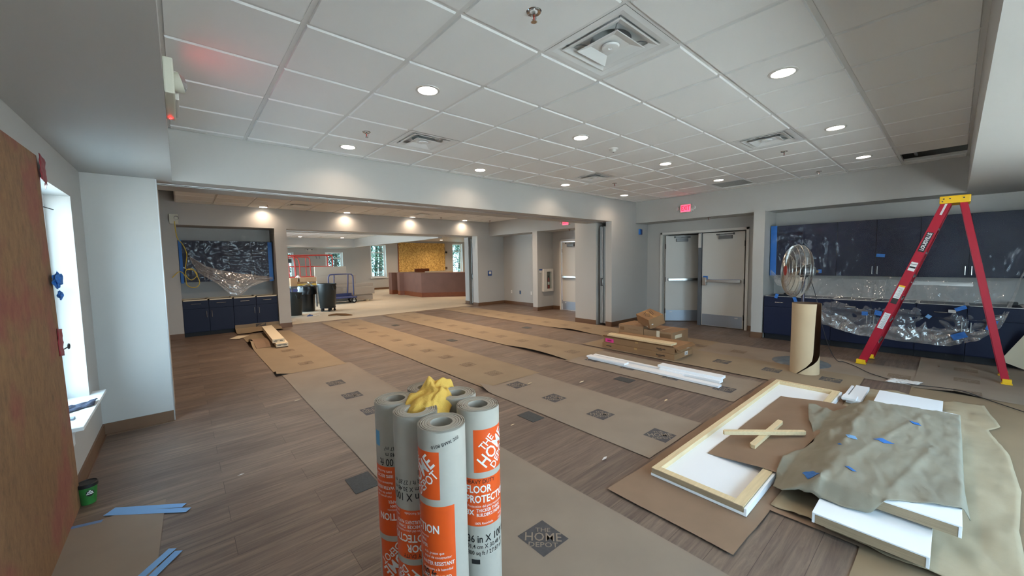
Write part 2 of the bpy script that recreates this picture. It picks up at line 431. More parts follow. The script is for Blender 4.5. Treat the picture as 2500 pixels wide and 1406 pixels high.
# ================================================================== STRUCTURE
struct('floor', MB().box(-1.42, 15.2, -4.6, 19.35, -.12, 0), FLOORM)
b = MB().box(1.0, 15, 9.12, 19.1, 0, .004); b.box(1.38, 6.95, 8.42, 9.12, 0, .004)
struct('floor_lobby', b, DUSTY)
def wall_y(mb, y0, y1, x0, x1, z0, z1, holes):
    """wall box spanning x with rectangular holes [(xa,xb,za,zb)] sorted in x"""
    x = x0
    for a, b_, za, zb in holes:
        mb.box(x, a, y0, y1, z0, z1)
        if za > z0: mb.box(a, b_, y0, y1, z0, za)
        if zb < z1: mb.box(a, b_, y0, y1, zb, z1)
        x = b_
    mb.box(x, x1, y0, y1, z0, z1); return mb
def wall_x(mb, x0, x1, y0, y1, z0, z1, holes):
    y = y0
    for a, b_, za, zb in holes:
        mb.box(x0, x1, y, a, z0, z1)
        if za > z0: mb.box(x0, x1, a, b_, z0, za)
        if zb < z1: mb.box(x0, x1, a, b_, zb, z1)
        y = b_
    mb.box(x0, x1, y, y1, z0, z1); return mb
TOP = 3.2
struct('ceiling_slab', MB().box(-1.42, 15.2, -4.6, 19.35, TOP, TOP+.2), PLEN)
struct('wall_left', wall_x(MB(), -1.42, -1.2, -4.6, 8.9, 0, TOP, [(1.27, 2.11, .47, 2.06)]), WALL)
struct('wall_back', wall_y(MB(), -4.6, -4.4, -1.2, 8.3, 0, TOP, [(-.3, 1.9, .48, 2.22), (2.6, 4.8, .48, 2.22)]), WALL)
b = MB().box(-1.2, -.6, -4.4, 2.57, ZS, TOP)                      # dropped soffits round the near room
b.box(-.6, 8.1, -4.4, -2.45, ZS, TOP)
struct('ceiling_soffit_near', b, WALL)
b = MB().box(-.72, 6.6, 2.57, 3.25, ZS, TOP)                      # header over the folding-wall opening
b.box(-1.2, -.72, 2.57, 3.25, 0, TOP)
b.box(6.6, 8.1, 2.57, 2.72, 0, TOP); b.box(6.6, 8.1, 2.99, 3.6, 0, TOP); b.box(7.35, 8.1, 2.72, 2.99, 0, TOP)
b.box(6.6, 7.35, 2.72, 2.99, ZS, TOP)
struct('wall_partition_near', b, WALL)
b = MB().box(7.57, 8.1, -2.45, 2.57, ZS, TOP)
b.box(7.45, 8.1, -.10, .08, 0, ZS)
wall_x(b, 8.1, 8.3, -4.4, 2.57, 0, TOP, [(.40, 2.17, 0, 2.05)])
struct('wall_right', b, WALL)
b = MB().box(8.3, 10.0, -.4, -.2, 0, TOP); b.box(10.0, 10.2, -.4, 3.2, 0, TOP); b.box(8.3, 10.0, 3.0, 3.2, 0, TOP); b.box(8.3, 10.2, -.4, 3.2, 2.6, 2.75)
struct('wall_corridor', b, WALL)
b = MB().box(7.47, 8.1, 3.6, 8.1, ZS+.03, TOP)
b.box(7.43, 8.1, 5.73, 5.93, 0, ZS+.03); wall_x(b, 8.1, 8.3, 2.57, 9.1, 0, TOP, [(4.44, 5.37, 0, 2.06)])
struct('wall_right_middle', b, WALL)
b = MB().box(-1.2, -.6, 8.1, 8.9, 0, TOP)
b.box(-.6, 1.13, 8.76, 8.9, 0, TOP); b.box(-.6, 1.13, 8.1, 8.76, 2.36, TOP)
b.box(1.13, 1.38, 8.1, 9.1, 0, TOP); b.box(1.38, 6.97, 8.1, 9.1, 2.35, TOP)
b.box(6.97, 8.1, 8.1, 8.4, 0, TOP); b.box(7.12, 8.1, 8.85, 9.1, 0, TOP); b.box(7.7, 8.1, 8.4, 8.85, 0, TOP); b.box(6.97, 7.7, 8.4, 8.85, 2.35, TOP); b.box(6.97, 7.12, 8.85, 9.1, 2.35, TOP)
struct('wall_partition_far', b, WALL)
b = MB(); wall_x(b, .8, 1.0, 8.9, 19.1, 0, TOP, [(10.0, 15.0, .5, 2.3)])
struct('wall_lobby_left', b, WALL)
struct('wall_lobby_right', MB().box(15, 15.2, 9.1, 19.35, 0, TOP), WALL)
struct('wall_lobby_near', MB().box(8.3, 15, 8.9, 9.1, 0, TOP), WALL)
FARW = [(2.95, 3.70, .85, 2.11), (5.16, 6.04, .75, 2.11), (7.52, 8.42, .70, 2.53), (12.90, 13.67, .72, 2.67)]
struct('wall_far', wall_y(MB(), 19.1, 19.35, .8, 15.2, 0, TOP, FARW), WALL)
b = MB().box(6.08, 6.22, 9.1, 19.1, 2.31, TOP); b.box(1.0, 6.08, 17.35, 19.1, 2.31, TOP); b.box(6.22, 15, 9.1, 19.1, 2.80, TOP)
struct('ceiling_soffit_lobby', b, WALL)

# ---- suspended ceilings: tegular tiles hung in a tee grid
def tiled(name, x0, x1, y0, y1, z, offy=0, skip=(), tmat=CEIL):
    t = MB(); g = MB(); w = .012
    import math as _m
    i0 = _m.floor(x0/P_); i1 = _m.ceil(x1/P_); j0 = _m.floor((y0-offy)/P_); j1 = _m.ceil((y1-offy)/P_)
    for i in range(i0, i1):
        for j in range(j0, j1):
            if (i, j) in skip: continue
            a, b_, c, d = max(x0, i*P_), min(x1, (i+1)*P_), max(y0, j*P_+offy), min(y1, (j+1)*P_+offy)
            if b_-a < .04 or d-c < .04: continue
            m = .015; zf = z-.010; s = .005
            t.box(a+.002, b_-.002, c+.002, d-.002, z+.001, z+.018)
            q = [(a+m, c+m), (b_-m, c+m), (b_-m, d-m), (a+m, d-m)]
            q2 = [(a+m+s, c+m+s), (b_-m-s, c+m+s), (b_-m-s, d-m-s), (a+m+s, d-m-s)]
            t.add([(x, y, z+.001) for x, y in q]+[(x, y, zf) for x, y in q2], [(7,6,5,4), (0,1,5,4), (1,2,6,5), (2,3,7,6), (3,0,4,7)])
    for i in range(i0, i1+1):
        x = i*P_
        if x0-.001 < x < x1+.001: g.box(max(x0, x-w), min(x1, x+w), y0, y1, z-.001, z+.03)
    for j in range(j0, j1+1):
        y = j*P_+offy
        if y0-.001 < y < y1+.001: g.box(x0, x1, max(y0, y-w), min(y1, y+w), z-.0005, z+.028)
    for a in ((x0, x0+.02, y0, y1), (x1-.02, x1, y0, y1), (x0, x1, y0, y0+.02), (x0, x1, y1-.02, y1)):
        g.box(*a, z-.0015, z+.002)
    struct(name, t, tmat); struct(name+'_grid', g, GRID)
SK1 = {(2, -2), (2, 2), (7, -2), (7, 2), (11, -4), (11, 0)}
tiled('ceiling', -.6, 7.57, -2.45, 2.57, ZC, 0, SK1)
SK2 = {(2, 11), (7, 11)}
tiled('ceiling_middle', -.6, 7.47, 3.25, 8.1, ZC, .305, SK2)
tiled('ceiling_lobby', 1.0, 6.08, 9.1, 17.35, 2.735, .2)

# ---- vinyl wall base
def base(name, segs, h=.105, t=.012):
    m = MB()
    for (xa, ya, xb, yb, nx, ny) in segs:       # run along the wall, (nx,ny) out of the wall
        m.box(min(xa, xb, xa+nx*t, xb+nx*t), max(xa, xb, xa+nx*t, xb+nx*t), min(ya, yb, ya+ny*t, yb+ny*t), max(ya, yb, ya+ny*t, yb+ny*t), 0, h)
        m.box(min(xa, xb, xa+nx*(t+.01), xb+nx*(t+.01)), max(xa, xb, xa+nx*(t+.01), xb+nx*(t+.01)), min(ya, yb, ya+ny*(t+.01), yb+ny*(t+.01)), max(ya, yb, ya+ny*(t+.01), yb+ny*(t+.01)), 0, .008)
    struct(name, m, BASEB)
base('baseboard_left', [(-1.2, -4.4, -1.2, 2.57, 1, 0), (-1.2, 2.57, -.72, 2.57, 0, -1), (-1.2, 3.25, -1.2, 8.1, 1, 0), (-1.2, 8.1, -.6, 8.1, 0, -1)])
base('baseboard_right', [(6.6, 2.57, 8.1, 2.57, 0, -1), (6.6, 2.57, 6.6, 2.72, -1, 0), (6.6, 2.99, 6.6, 3.6, -1, 0), (8.1, 2.23, 8.1, 2.57, -1, 0), (8.1, .08, 8.1, .34, -1, 0), (7.45, .08, 8.1, .08, 0, 1), (7.45, -.10, 7.45, .08, -1, 0), (7.45, -.10, 7.47, -.10, 0, -1)])
base('baseboard_middle', [(8.1, 5.43, 8.1, 5.73, -1, 0), (7.43, 5.73, 8.1, 5.73, 0, -1), (7.43, 5.73, 7.43, 5.93, -1, 0), (8.1, 5.93, 8.1, 8.1, -1, 0), (6.97, 8.1, 8.1, 8.1, 0, -1), (6.97, 8.1, 6.97, 8.4, -1, 0), (7.12, 8.85, 7.12, 9.1, -1, 0), (1.13, 8.1, 1.38, 8.1, 0, -1), (1.38, 8.1, 1.38, 9.1, 1, 0)])
base('baseboard_far', [(1.0, 19.1, 15, 19.1, 0, -1), (1, 9.1, 1, 19.1, 1, 0)])

# ---- windows
def window(name, ax, pos, a, b_, z0, z1, inward, bars=(), casing=0, sill=None, fr=.045, gm=None):
    """frame of white vinyl in the opening; ax 'x': window in a wall of constant x"""
    m = MB(); g = MB(); t = .03
    def bx(mb, u0, u1, w0, w1, d0, d1, mi=0):
        if ax == 'x': mb.box(pos+d0, pos+d1, u0, u1, w0, w1, mi)
        else: mb.box(u0, u1, pos+d0, pos+d1, w0, w1, mi)
    for r in ((a, a+fr, z0, z1), (b_-fr, b_, z0, z1), (a+fr, b_-fr, z0, z0+fr), (a+fr, b_-fr, z1-fr, z1)): bx(m, *r, -t, t)
    for zb in bars: bx(m, a+fr, b_-fr, zb-.025, zb+.025, -t*.8, t*.8)
    # inner sash lines
    f2 = fr*1.7
    for r in ((a+fr, a+f2, z0+fr, z1-fr), (b_-f2, b_-fr, z0+fr, z1-fr)): bx(m, *r, -t*.6, t*.6)
    o = struct(name, m, VINYLW)
    bx(g, a+fr, b_-fr, z0+fr, z1-fr, -.004, .004)
    struct('pane', g, gm or GLASS, parent=o)
    return o
w = window('window_1', 'x', -1.365, 1.27, 2.11, .49, 2.06, 1, bars=(1.3,))
b = MB().box(-1.335, -1.12, 1.24, 2.24, .465, .49); b.box(-1.195, -1.175, 1.27, 1.33, .36, .465); b.box(-1.2, -1.188, 1.30, 2.2, .40, .465)
struct('window_sill', b, VINYLW, bev=.004, parent=w)
for k, (xa, xb) in enumerate(((-.3, 1.9), (2.6, 4.8))):
    window('window_%d' % (k+2), 'y', -4.52, xa, xb, .48, 2.22, 1, bars=(1.75,))
for k, (xa, xb, za, zb) in enumerate(FARW):
    w = window('window_%d' % (k+4), 'y', 19.25, xa, xb, za, zb, -1, bars=((za+(zb-za)*.76),), fr=.06, gm=GLASS_DIM)
    struct('window_sill', MB().box(xa-.06, xb+.06, 19.03, 19.22, za-.05, za), VINYLW, parent=w)
    b = MB(); b.box(xb-.012, xb, 19.09, 19.22, za, zb); b.box(xa, xa+.012, 19.09, 19.22, za, zb); struct('window_reveal', b, VINYLW, parent=w)
window('window_8', 'x', .9, 10.0, 15.0, .5, 2.3, 1, bars=())  # unseen window, put in to let more daylight into the lobby

# metal tracks and edge strips of the two folding walls
b = MB().box(-.72, 6.6, 2.80, 2.835, ZS-.006, ZS); b.box(-.72, 6.6, 2.875, 2.91, ZS-.006, ZS)
for x0 in (1.35, 2.62, 3.9, 5.2): b.box(x0, x0+.2, 2.775, 2.80, ZS-.005, ZS)
struct('trim_1', b, ALU)
b = MB().box(-.722, -.716, 2.80, 2.91, 0, ZS); b.box(-.724, -.712, 2.585, 2.60, 0, ZS)
struct('trim_2', b, ALU)
b = MB().box(1.38, 6.97, 8.58, 8.62, 2.344, 2.35); b.box(1.38, 6.97, 8.66, 8.70, 2.344, 2.35)
for x0 in (2.4, 4.3, 6.1): b.box(x0, x0+.6, 8.5, 8.53, 2.344, 2.35)
struct('trim_3', b, ALU)

# ================================================================== DOORS
def closer(par, o, w=.26):
    """o: Matrix: x along the door towards the hinge, y out of the door, z up"""
    m = MB().box(-w/2, w/2, .002, .055, -.035, .035); q = part('door_closer', m, mat('closer_grey', '6d6f70', .45, metal=.4), par, bev=.004, label='grey door closer box'); q.matrix_local = o
    a = MB(); a.box(-.16, .02, .03, .045, .055, .07); a.box(-.02, .17, .05, .062, .06, .072); a.cyl((.17, .055, .045), (.17, .055, .085), .014, 10); a.box(-.18, -.12, 0, .05, .05, .075)
    q = part('closer_arm', a, DGREY, par); q.matrix_local = o
def panic(par, o, L_, tape=False):
    m = MB(); m.box(-L_/2, L_/2, .03, .075, -.03, .03); m.box(-L_/2, -L_/2+.06, 0, .05, -.028, .028)
    q = part('push_bar', m, NICK, par, bev=.006, label='satin metal push bar'); q.matrix_local = o
    m = MB(); m.box(L_/2-.01, L_/2+.07, 0, .085, -.10, .07)
    q = part('latch_case', m, NICK, par, bev=.012); q.matrix_local = o
    if tape:
        m = MB(); m.box(-L_/2, L_/2-.01, .028, .078, .031, .034); m.box(L_/2-.015, L_/2+.075, -.001, .02, .02, .1)
        q = part('masking_tape', m, BTAPE, par, label='blue masking tape'); q.matrix_local = o
def leaf(name, w, h, mir):
    """door leaf in local coords: hinge at origin, leaf along -X... face toward +Y"""
    return
DOORW = mat('door_paint', 'c9c8c2', .45)
def make_door(name, hinge, ang, w, h=2.03, flip=1, tape=False, latch=True):
    """leaf runs from the hinge along local +x (world direction angle ang); room side is local -y*flip"""
    T = Matrix.Translation(hinge) @ Matrix.Rotation(ang, 4, 'Z')
    o = bpy.data.objects.new(name, mesh_of(MB().box(.003, w-.003, -.022, .022, .012, h), name, DOORW, bev=.002)); COL.objects.link(o)
    o.matrix_world = T; o['kind'] = 'structure'; ROOTP[o.name] = Vector((0,0,0))
    s = -flip
    k = MB(); k.box(.02, w-.02, s*.022, s*.0245, .02, .265); part('kick_plate', k, KICK, o, label='bluish steel kick plate')
    k = MB(); k.box(.1, .16, s*.0245, s*.0252, .215, .235); part('sticker', k, LBLW, o)
    f = Matrix(((-1,0,0,0),(0,s,0,0),(0,0,1,0),(0,0,0,1))) if s < 0 else Matrix(((-1,0,0,0),(0,s,0,0),(0,0,1,0),(0,0,0,1)))
    def at(x, z):
        m = f.copy(); m.translation = Vector((x, s*.022, z)); return m
    closer(o, at(.36, h-.105)); 
    pm = at(w/2-.02, 1.0)
    pm = Matrix(((1,0,0,w/2-.03),(0,s,0,s*.022),(0,0,1,1.0),(0,0,0,1)))
    panic(o, pm, w-.16, tape)
    if not latch:
        [bpy.data.objects.remove(c) for c in list(bpy.data.objects) if c.parent == o and c.name.startswith('latch_case')]
    hm = MB()
    for z in (.25, 1.0, 1.78): hm.cyl((0, s*.02, z-.055), (0, s*.02, z+.055), .009, 8)
    part('hinge', hm, DGREY, o)
    return o
# double doors in the near room: left leaf ajar (swings into the corridor), right leaf shut
make_door('door_1', (8.14, 2.13, 0), radians(-90+41), .86, flip=1, latch=False)
make_door('door_2', (8.14, .43, 0), radians(90), .84, flip=-1, tape=True)
make_door('door_3', (8.12, 5.35, 0), radians(-90), .90, flip=1)
def frame(name, y0, y1, x, z1):
    m = MB()
    for a, b_ in ((y0, y0+.05), (y1-.05, y1)): m.box(x-.03, x+.2, a, b_, 0, z1)
    m.box(x-.03, x+.2, y0, y1, z1-.05, z1)
    for a, b_ in ((y0+.05, y0+.065), (y1-.065, y1-.05)): m.box(x+.07, x+.2, a, b_, 0, z1-.05)
    return struct(name, m, TRIMW, bev=.003)
frame('trim_4', .345, 2.225, 8.1, 2.105)
frame('trim_5', 4.385, 5.425, 8.1, 2.11)
b = MB().box(8.09, 8.15, 1.275, 1.345, 0, 2.05)
mull = thing('door_mullion', 'grey steel mullion post standing between the two white exit doors', 'door post', (8.12, 1.31, 0))
part('post', b, mat('mullion_grey', '5f656b', .45, metal=.3), mull, world=True, bev=.003)
part('strike_box', MB().box(8.075, 8.09, 1.28, 1.34, 1.72, 2.03), TRIMW, mull, world=True, label='pale strike box at the top of the post')
# ================================================================== CEILING FIXTURES
rowname = {-1.52: 'nearest', .305: 'second', 2.135: 'third'}
def downlight(x, y, z, label, group, power=1.0):
    t = thing('recessed_downlight', label, 'ceiling light', (x, y, z-.012), 0, group)
    m = MB(); m.lathe([(.072, .002), (.090, .004), (.092, .0095), (.076, .012)], 40); part('trim_ring', m, TRIMW, t, smooth=True)
    m = MB(); m.lathe([(0, .001), (.05, .0), (.074, .003)], 40); part('lens', m, LENS, t, smooth=True, label='glowing white lens')
    l = bpy.data.lights.new('lamp_light', 'AREA'); l.shape = 'DISK'; l.size = .14; l.energy = LAMP_POWER*power; l.color = LAMP_COL; l.spread = radians(140)
    o = bpy.data.objects.new('lamp_light', l); COL.objects.link(o); o.parent = t; o.location = (0, 0, -.004)
    return t
cols = {.915: 'first', 2.745: 'second', 4.585: 'third', 6.41: 'fourth'}
for y in (-1.52, .305, 2.135):
    for x in (.915, 2.745, 4.585, 6.41):
        rn = {-1.52: 'in the nearest ceiling row', .305: 'in the middle row of the near ceiling', 2.135: 'in the row along the folding-wall header'}[y]
        cn = cols[x]
        downlight(x, y, ZC-.007, 'round downlight %s, %s from left' % (rn, cn), 'downlights in the near room ceiling', .22)
for y in (4.26, 6.09, 7.92):
    for x in (.915, 2.745, 4.57, 6.37):
        rn = {4.26: 'of the middle room just behind the header', 6.09: 'halfway into the middle room', 7.92: 'washing the far header of the middle room'}[y]
        downlight(x, y, ZC-.007, 'warm downlight %s, %s from left' % (rn, cols[{4.57: 4.585, 6.37: 6.41}.get(x, x)]), 'downlights in the middle room ceiling', .26 if y > 7.5 else 1.1)
for x, y, nm in ((3.5, 16.6, 'left one'), (5.28, 16.6, 'right one')):
    downlight(x, y, 2.735-.007, 'small lit downlight in the distant lobby ceiling, %s near its far edge' % nm, 'downlights in the lobby ceiling', .8)
for x, y, nm in ((8.6, 11.6, 'before the desk'), (11.4, 13.2, 'over the desk'), (8.6, 17.2, 'near the tall window'), (11.2, 17.6, 'before the strand board'), (13.6, 16.8, 'near the slim window')):
    downlight(x, y, 2.80-.002, 'added unseen fill lamp in the lobby, %s' % nm, 'downlights in the lobby ceiling', 2.0)  # lamps added out of view to brighten this side of the lobby
for x, y, nm in ((2.2, 11.2, 'front left'), (4.9, 11.2, 'front right'), (2.2, 13.9, 'back left'), (4.9, 13.9, 'back right')):
    downlight(x, y, 2.735-.007, 'lobby ceiling downlight hidden above the opening, %s' % nm, 'downlights in the lobby ceiling', 1.2)

def diffuser(cx, cy, z, label):
    t = thing('ceiling_vent', label, 'vent', (cx, cy, z), 0, 'square air diffusers in the ceilings')
    def ring(m, r0, z0, r1, z1, mi=0):
        a = [(-r0,-r0,z0),(r0,-r0,z0),(r0,r0,z0),(-r0,r0,z0)]; c = [(-r1,-r1,z1),(r1,-r1,z1),(r1,r1,z1),(-r1,r1,z1)]
        m.add(a+c, [(i, (i+1) % 4, (i+1) % 4+4, i+4) for i in range(4)], mi)
    m = MB(); R_ = P_/2-.012
    ring(m, R_, -.003, R_-.035, -.003); ring(m, R_-.035, -.003, R_-.075, .010); ring(m, R_-.075, .010, .19, .030); 
    # flat back pan with a round neck hole
    n = 32; rr = .125; v = []; f = []
    for i in range(n):
        a = 2*pi*i/n; s_ = .19/max(abs(cos(a)), abs(sin(a)))
        v += [(rr*cos(a), rr*sin(a), .042), (s_*cos(a), s_*sin(a), .030)]
    for i in range(n): j = (i+1) % n; f.append((2*i, 2*j, 2*j+1, 2*i+1))
    m.add(v, f)
    m.lathe([(rr, .042), (rr, .26)], 32)
    part('outer_pan', m, GRIDP, t, smooth=30)
    m = MB(); m.lathe([(0, .25), (rr, .25)], 24); part('duct_opening', m, PLEN, t)
    m = MB(); ring(m, .215, .0, .205, -.002); ring(m, .215, .0, .17, .016); ring(m, .205, -.002, .165, .014)
    part('middle_cone', m, GRIDP, t)
    m = MB(); ring(m, .15, -.012, .145, -.014); ring(m, .145, -.014, .085, .012); 
    m.add([(-.085,-.085,.012),(.085,-.085,.012),(.085,.085,.012),(-.085,.085,.012)], [(0,1,2,3)])
    ring(m, .15, -.012, .09, .016)
    m.lathe([(.055, .006), (.05, -.004), (.015, -.006), (.012, .0), (0, .0)], 24)
    part('centre_plate', m, GRIDP, t, smooth=30)
    m = MB()
    for sx, sy in ((1,1), (1,-1), (-1,1), (-1,-1)):
        m.tube([(sx*.08, sy*.08, .014), (sx*.13, sy*.13, .028), (sx*.17, sy*.17, .018), (sx*.2, sy*.2, .028)], .003, 6)
    part('spring_arm', m, STEEL, t)
    return t
GRIDP = mat('diffuser_paint', 'e4e6e4', .35)
diffuser(2.5*P_, -1.5*P_, ZC, 'large white square air diffuser at the top of the picture, dark duct showing')
diffuser(2.5*P_, 2.5*P_, ZC, 'white square air diffuser near the header, left part of the near ceiling')
diffuser(7.5*P_, -1.5*P_, ZC, 'white square air diffuser toward the cabinet side of the near ceiling')
diffuser(7.5*P_, 2.5*P_, ZC, 'small-looking square air diffuser near the far corner of the near ceiling')
diffuser(2.5*P_, 7.01+P_/2, ZC, 'square air diffuser in the middle room ceiling above the left cabinets')
diffuser(7.5*P_, 7.01+P_/2, ZC, 'square air diffuser in the middle room ceiling nearer the lobby opening')
diffuser(4.6, 16.3, 2.735, 'tiny white air diffuser in the distant lobby ceiling')
t = thing('return_grille', 'flat grey square return grille in the ceiling by the exit doors', 'vent', (11.5*P_, .5*P_, ZC))
m = MB(); R_ = P_/2-.012; 
for a in ((-R_, -R_+.03, -R_, R_), (R_-.03, R_, -R_, R_), (-R_+.03, R_-.03, -R_, -R_+.03), (-R_+.03, R_-.03, R_-.03, R_)): m.box(*a, -.006, .01)
part('frame', m, GRIDP, t)
m = MB()
for k in range(26): y = -R_+.04+k*(2*R_-.08)/25; m.box(-R_+.03, R_-.03, y-.006, y+.006, -.002, .006)
part('louvre', m, mat('grille_grey', 'a8aaa6', .6), t)
m = MB().box(-R_+.02, R_-.02, -R_+.02, R_-.02, .02, .03); part('backing', m, DGREY, t)
# conduit rail showing in the open tile
b = MB().box(11*P_, 12*P_, -1.98, -1.95, ZC+.05, ZC+.09); b.tube([(11*P_, -2.1, ZC+.1), (12*P_, -2.2, ZC+.12)], .012, 8)
single('conduit', b, STEEL, 'metal conduit showing in the black open tile of the ceiling', 'pipe')

def sprinkler(x, y, z, label):
    t = thing('fire_sprinkler', label, 'sprinkler', (x, y, z), 0, 'sprinkler heads in the ceilings')
    m = MB(); m.lathe([(.018, .012), (.022, -.004), (.036, -.008), (.041, -.003), (.041, .003)], 24); part('escutcheon', m, CHROME, t, smooth=True)
    m = MB(); m.cyl((0,0,.01), (0,0,-.02), .009, 10)
    for s in (-1, 1): m.tube([(s*.008, 0, -.012), (s*.016, 0, -.028), (s*.012, 0, -.045), (0, 0, -.052)], .0028, 6)
    n = 16; v = [(0, 0, -.055)]
    for i in range(2*n): a = pi*i/n; r = .02 if i % 2 else .013; v.append((r*cos(a), r*sin(a), -.055))
    m.add(v, [(0, 1+i, 1+(i+1) % (2*n)) for i in range(2*n)])
    part('frame', m, CHROME, t)
    m = MB(); m.cyl((0,0,-.018), (0,0,-.045), .004, 8); part('glass_bulb', m, SPRED, t, label='red glass bulb')
    return t
for x, y, z, lb in ((.90, -.87, ZC-.007, 'chrome sprinkler head beside the large top diffuser'), (.90, 1.53, ZC-.007, 'chrome sprinkler head above the leftmost downlight of the near ceiling'),
    (5.19, 1.54, ZC-.007, 'sprinkler head right of the far corner diffuser'), (5.22, -.92, ZC-.007, 'sprinkler head just below the cabinet-side diffuser'), (7.04, -.93, ZC-.007, 'sprinkler head in the ceiling strip above the cabinets'),
    (.95, 7.58, ZC-.007, 'sprinkler head over the left cabinets of the middle room'), (5.32, 7.61, ZC-.007, 'sprinkler head in the middle room ceiling between two downlights'), (7.1, 7.56, ZC-.007, 'sprinkler head in the right corner of the middle room ceiling'),
    (7.75, 1.0, ZS, 'sprinkler head under the soffit in front of the double doors'), (7.75, 4.75, ZS+.03, 'sprinkler head under the soffit of the middle room door alcove'), (8.6, 11.0, 2.80, 'sprinkler head in the lobby ceiling before the desk'), (4.2, 16.0, 2.735, 'sprinkler head in the distant lobby ceiling')):
    sprinkler(x, y, z, lb)
t = thing('smoke_detector', 'small white round smoke detector in the middle of the near ceiling', 'smoke detector', (3.38, .33, ZC-.007))
m = MB(); m.lathe([(.055, 0), (.055, -.012), (.05, -.018), (.036, -.022), (.03, -.04), (.022, -.046), (0, -.047)], 28); part('body', m, TRIMW, t, smooth=True)
m = MB(); m.cyl((0, 0, -.044), (0, 0, -.05), .009, 12); part('sensor', m, DGREY, t)

# exit signs with lamp heads
def exit_sign(loc, rz, label, heads=True):
    t = thing('exit_sign', label, 'exit sign', loc, rz)          # local: face toward -y, x to the reader's right
    m = MB(); 
    v = [(-.155, -.085), (.155, -.085), (.155, .085), (-.155, .085)]
    m.box(-.115, .115, -.045, 0, -.085, .085); m.prism([(-.155, 0), (-.115, -.04), (.115, -.04), (.155, 0)], -.06, .06)
    part('housing', m, TRIMW, t, bev=.004)
    m = MB(); m.box(-.1, .1, -.0475, -.044, -.07, .07); part('glowing_panel', m, EXITP, t, label='red lit face')
    m = MB(); put_text(m, 'EXIT', (0, -.0485, 0), (1,0,0), (0,0,1), .135, 'CENTER', .015, sx=.66); part('lettering', m, EXITT, t, label='EXIT lettering')
    if heads:
        for s in (-1, 1):
            m = MB(); m.lathe([(0, -.02), (.028, -.018), (.036, .0), (.038, .016)], 20, T=Matrix.Translation((s*.175, -.05, .0)) @ Matrix.Rotation(radians(-90), 4, 'X'))
            m.box(s*.15-.012, s*.15+.012, -.04, 0, -.02, .02)
            h = part('lamp_head', m, TRIMW, t, smooth=True)
            m = MB(); m.lathe([(0, .024), (.02, .022), (.034, .012)], 20, T=Matrix.Translation((s*.175, -.05, .0)) @ Matrix.Rotation(radians(90), 4, 'X')); part('lens', m, BULB, h, smooth=True)
    l = bpy.data.lights.new('sign_glow', 'AREA'); l.shape = 'RECTANGLE'; l.size = .2; l.size_y = .14; l.energy = .35; l.color = (1, .08, .1)
    l.cycles.max_bounces = 1024
    o = bpy.data.objects.new('sign_glow', l); COL.objects.link(o); o.parent = t; o.location = (0, -.05, 0); o.rotation_euler = (radians(90), 0, 0)
    return t
EXITP = mat('exit_panel', 'ff6a86', .4, emit='ff4066', es=.85)
EXITT = mat('exit_letters', '900018', .4, emit='c80020', es=.35)
exit_sign((7.57, 1.38, 2.545), radians(-90), 'lit red EXIT sign with lamp heads above the double doors')
exit_sign((7.47, 4.62, 2.53), radians(-90), 'smaller-looking red EXIT sign in the middle room, cut by the header')
# emergency fixture on the left soffit seen edge-on
t = thing('emergency_exit_light', 'cream emergency light seen edge-on high on the left soffit, red pilot lit', 'emergency light', (-.6, .70, 2.545))
m = MB(); m.box(0, .045, -.26, .26, -.10, .09); part('housing', m, mat('cream_plastic', 'c9c8b8', .45), t, bev=.008)
m = MB(); m.box(.045, .062, -.12, .24, -.085, .075); part('cover', m, TRIMW, t, bev=.006)
m = MB(); m.lathe([(0, -.03), (.035, -.026), (.052, 0), (.055, .02)], 28, T=Matrix.Translation((.055, -.2, -.02)) @ Matrix.Rotation(radians(75), 4, 'Y')); h = part('lamp_head', m, MATS['cream_plastic'], t, smooth=True)
m = MB(); m.lathe([(0, .045), (.03, .04), (.05, .02)], 28, T=Matrix.Translation((.055, -.2, -.02)) @ Matrix.Rotation(radians(75), 4, 'Y')); part('lens', m, CHROME, h, smooth=True)
m = MB(); m.cyl((.02, .2, -.102), (.02, .2, -.108), .006, 10); part('pilot_light', m, LED, t, label='red pilot light')
m = MB(); m.box(.0622, .0635, -.06, .2, -.02, .05); part('glowing_panel', m, mat('dim_red_panel', '9a3040', .4, emit='c02030', es=.35), t)
l = bpy.data.lights.new('sign_glow', 'AREA'); l.shape = 'RECTANGLE'; l.size = .28; l.size_y = .12; l.energy = .35; l.color = (1, .08, .1)
o = bpy.data.objects.new('sign_glow', l); COL.objects.link(o); o.parent = t; o.location = (.068, .05, 0); o.rotation_euler = (0, radians(-90), 0)
# matching twin in the middle room
t = thing('emergency_light', 'cream twin-head emergency light high on the left wall of the middle room, yellow cord hanging', 'emergency light', (-.62, 8.09, 2.47))
m = MB(); m.box(-.08, .06, -.05, 0, -.10, .10); part('housing', m, MATS['cream_plastic'], t, bev=.006)
m = MB(); m.lathe([(0, -.03), (.03, -.02), (.04, .02)], 18, T=Matrix.Translation((.03, -.07, .02)) @ Matrix.Rotation(radians(90), 4, 'X')); part('lamp_head', m, BULB, t, smooth=True)
pts = smoothpts([(-.62, 8.0, 2.42), (-.6, 7.98, 2.1), (-.52, 7.97, 1.95), (-.47, 7.97, 1.75), (-.5, 7.97, 1.52), (-.5, 7.96, 1.45), (-.38, 7.96, 1.42), (-.33, 7.96, 1.32), (-.42, 7.96, 1.22), (-.5, 7.96, 1.3), (-.5, 7.95, 1.42), (-.4, 7.95, 1.45), (-.33, 7.95, 1.30), (-.30, 7.95, 1.15), (-.38, 7.95, 1.06), (-.5, 7.96, 1.12), (-.52, 7.96, 1.3), (-.6, 7.96, 1.4), (-.72, 7.96, 1.28)], 6)
m = MB(); m.tube(pts, .008, 8); single('extension_cord', m, YCORD, 'yellow cord looped and hanging beside the left alcove', 'cord')
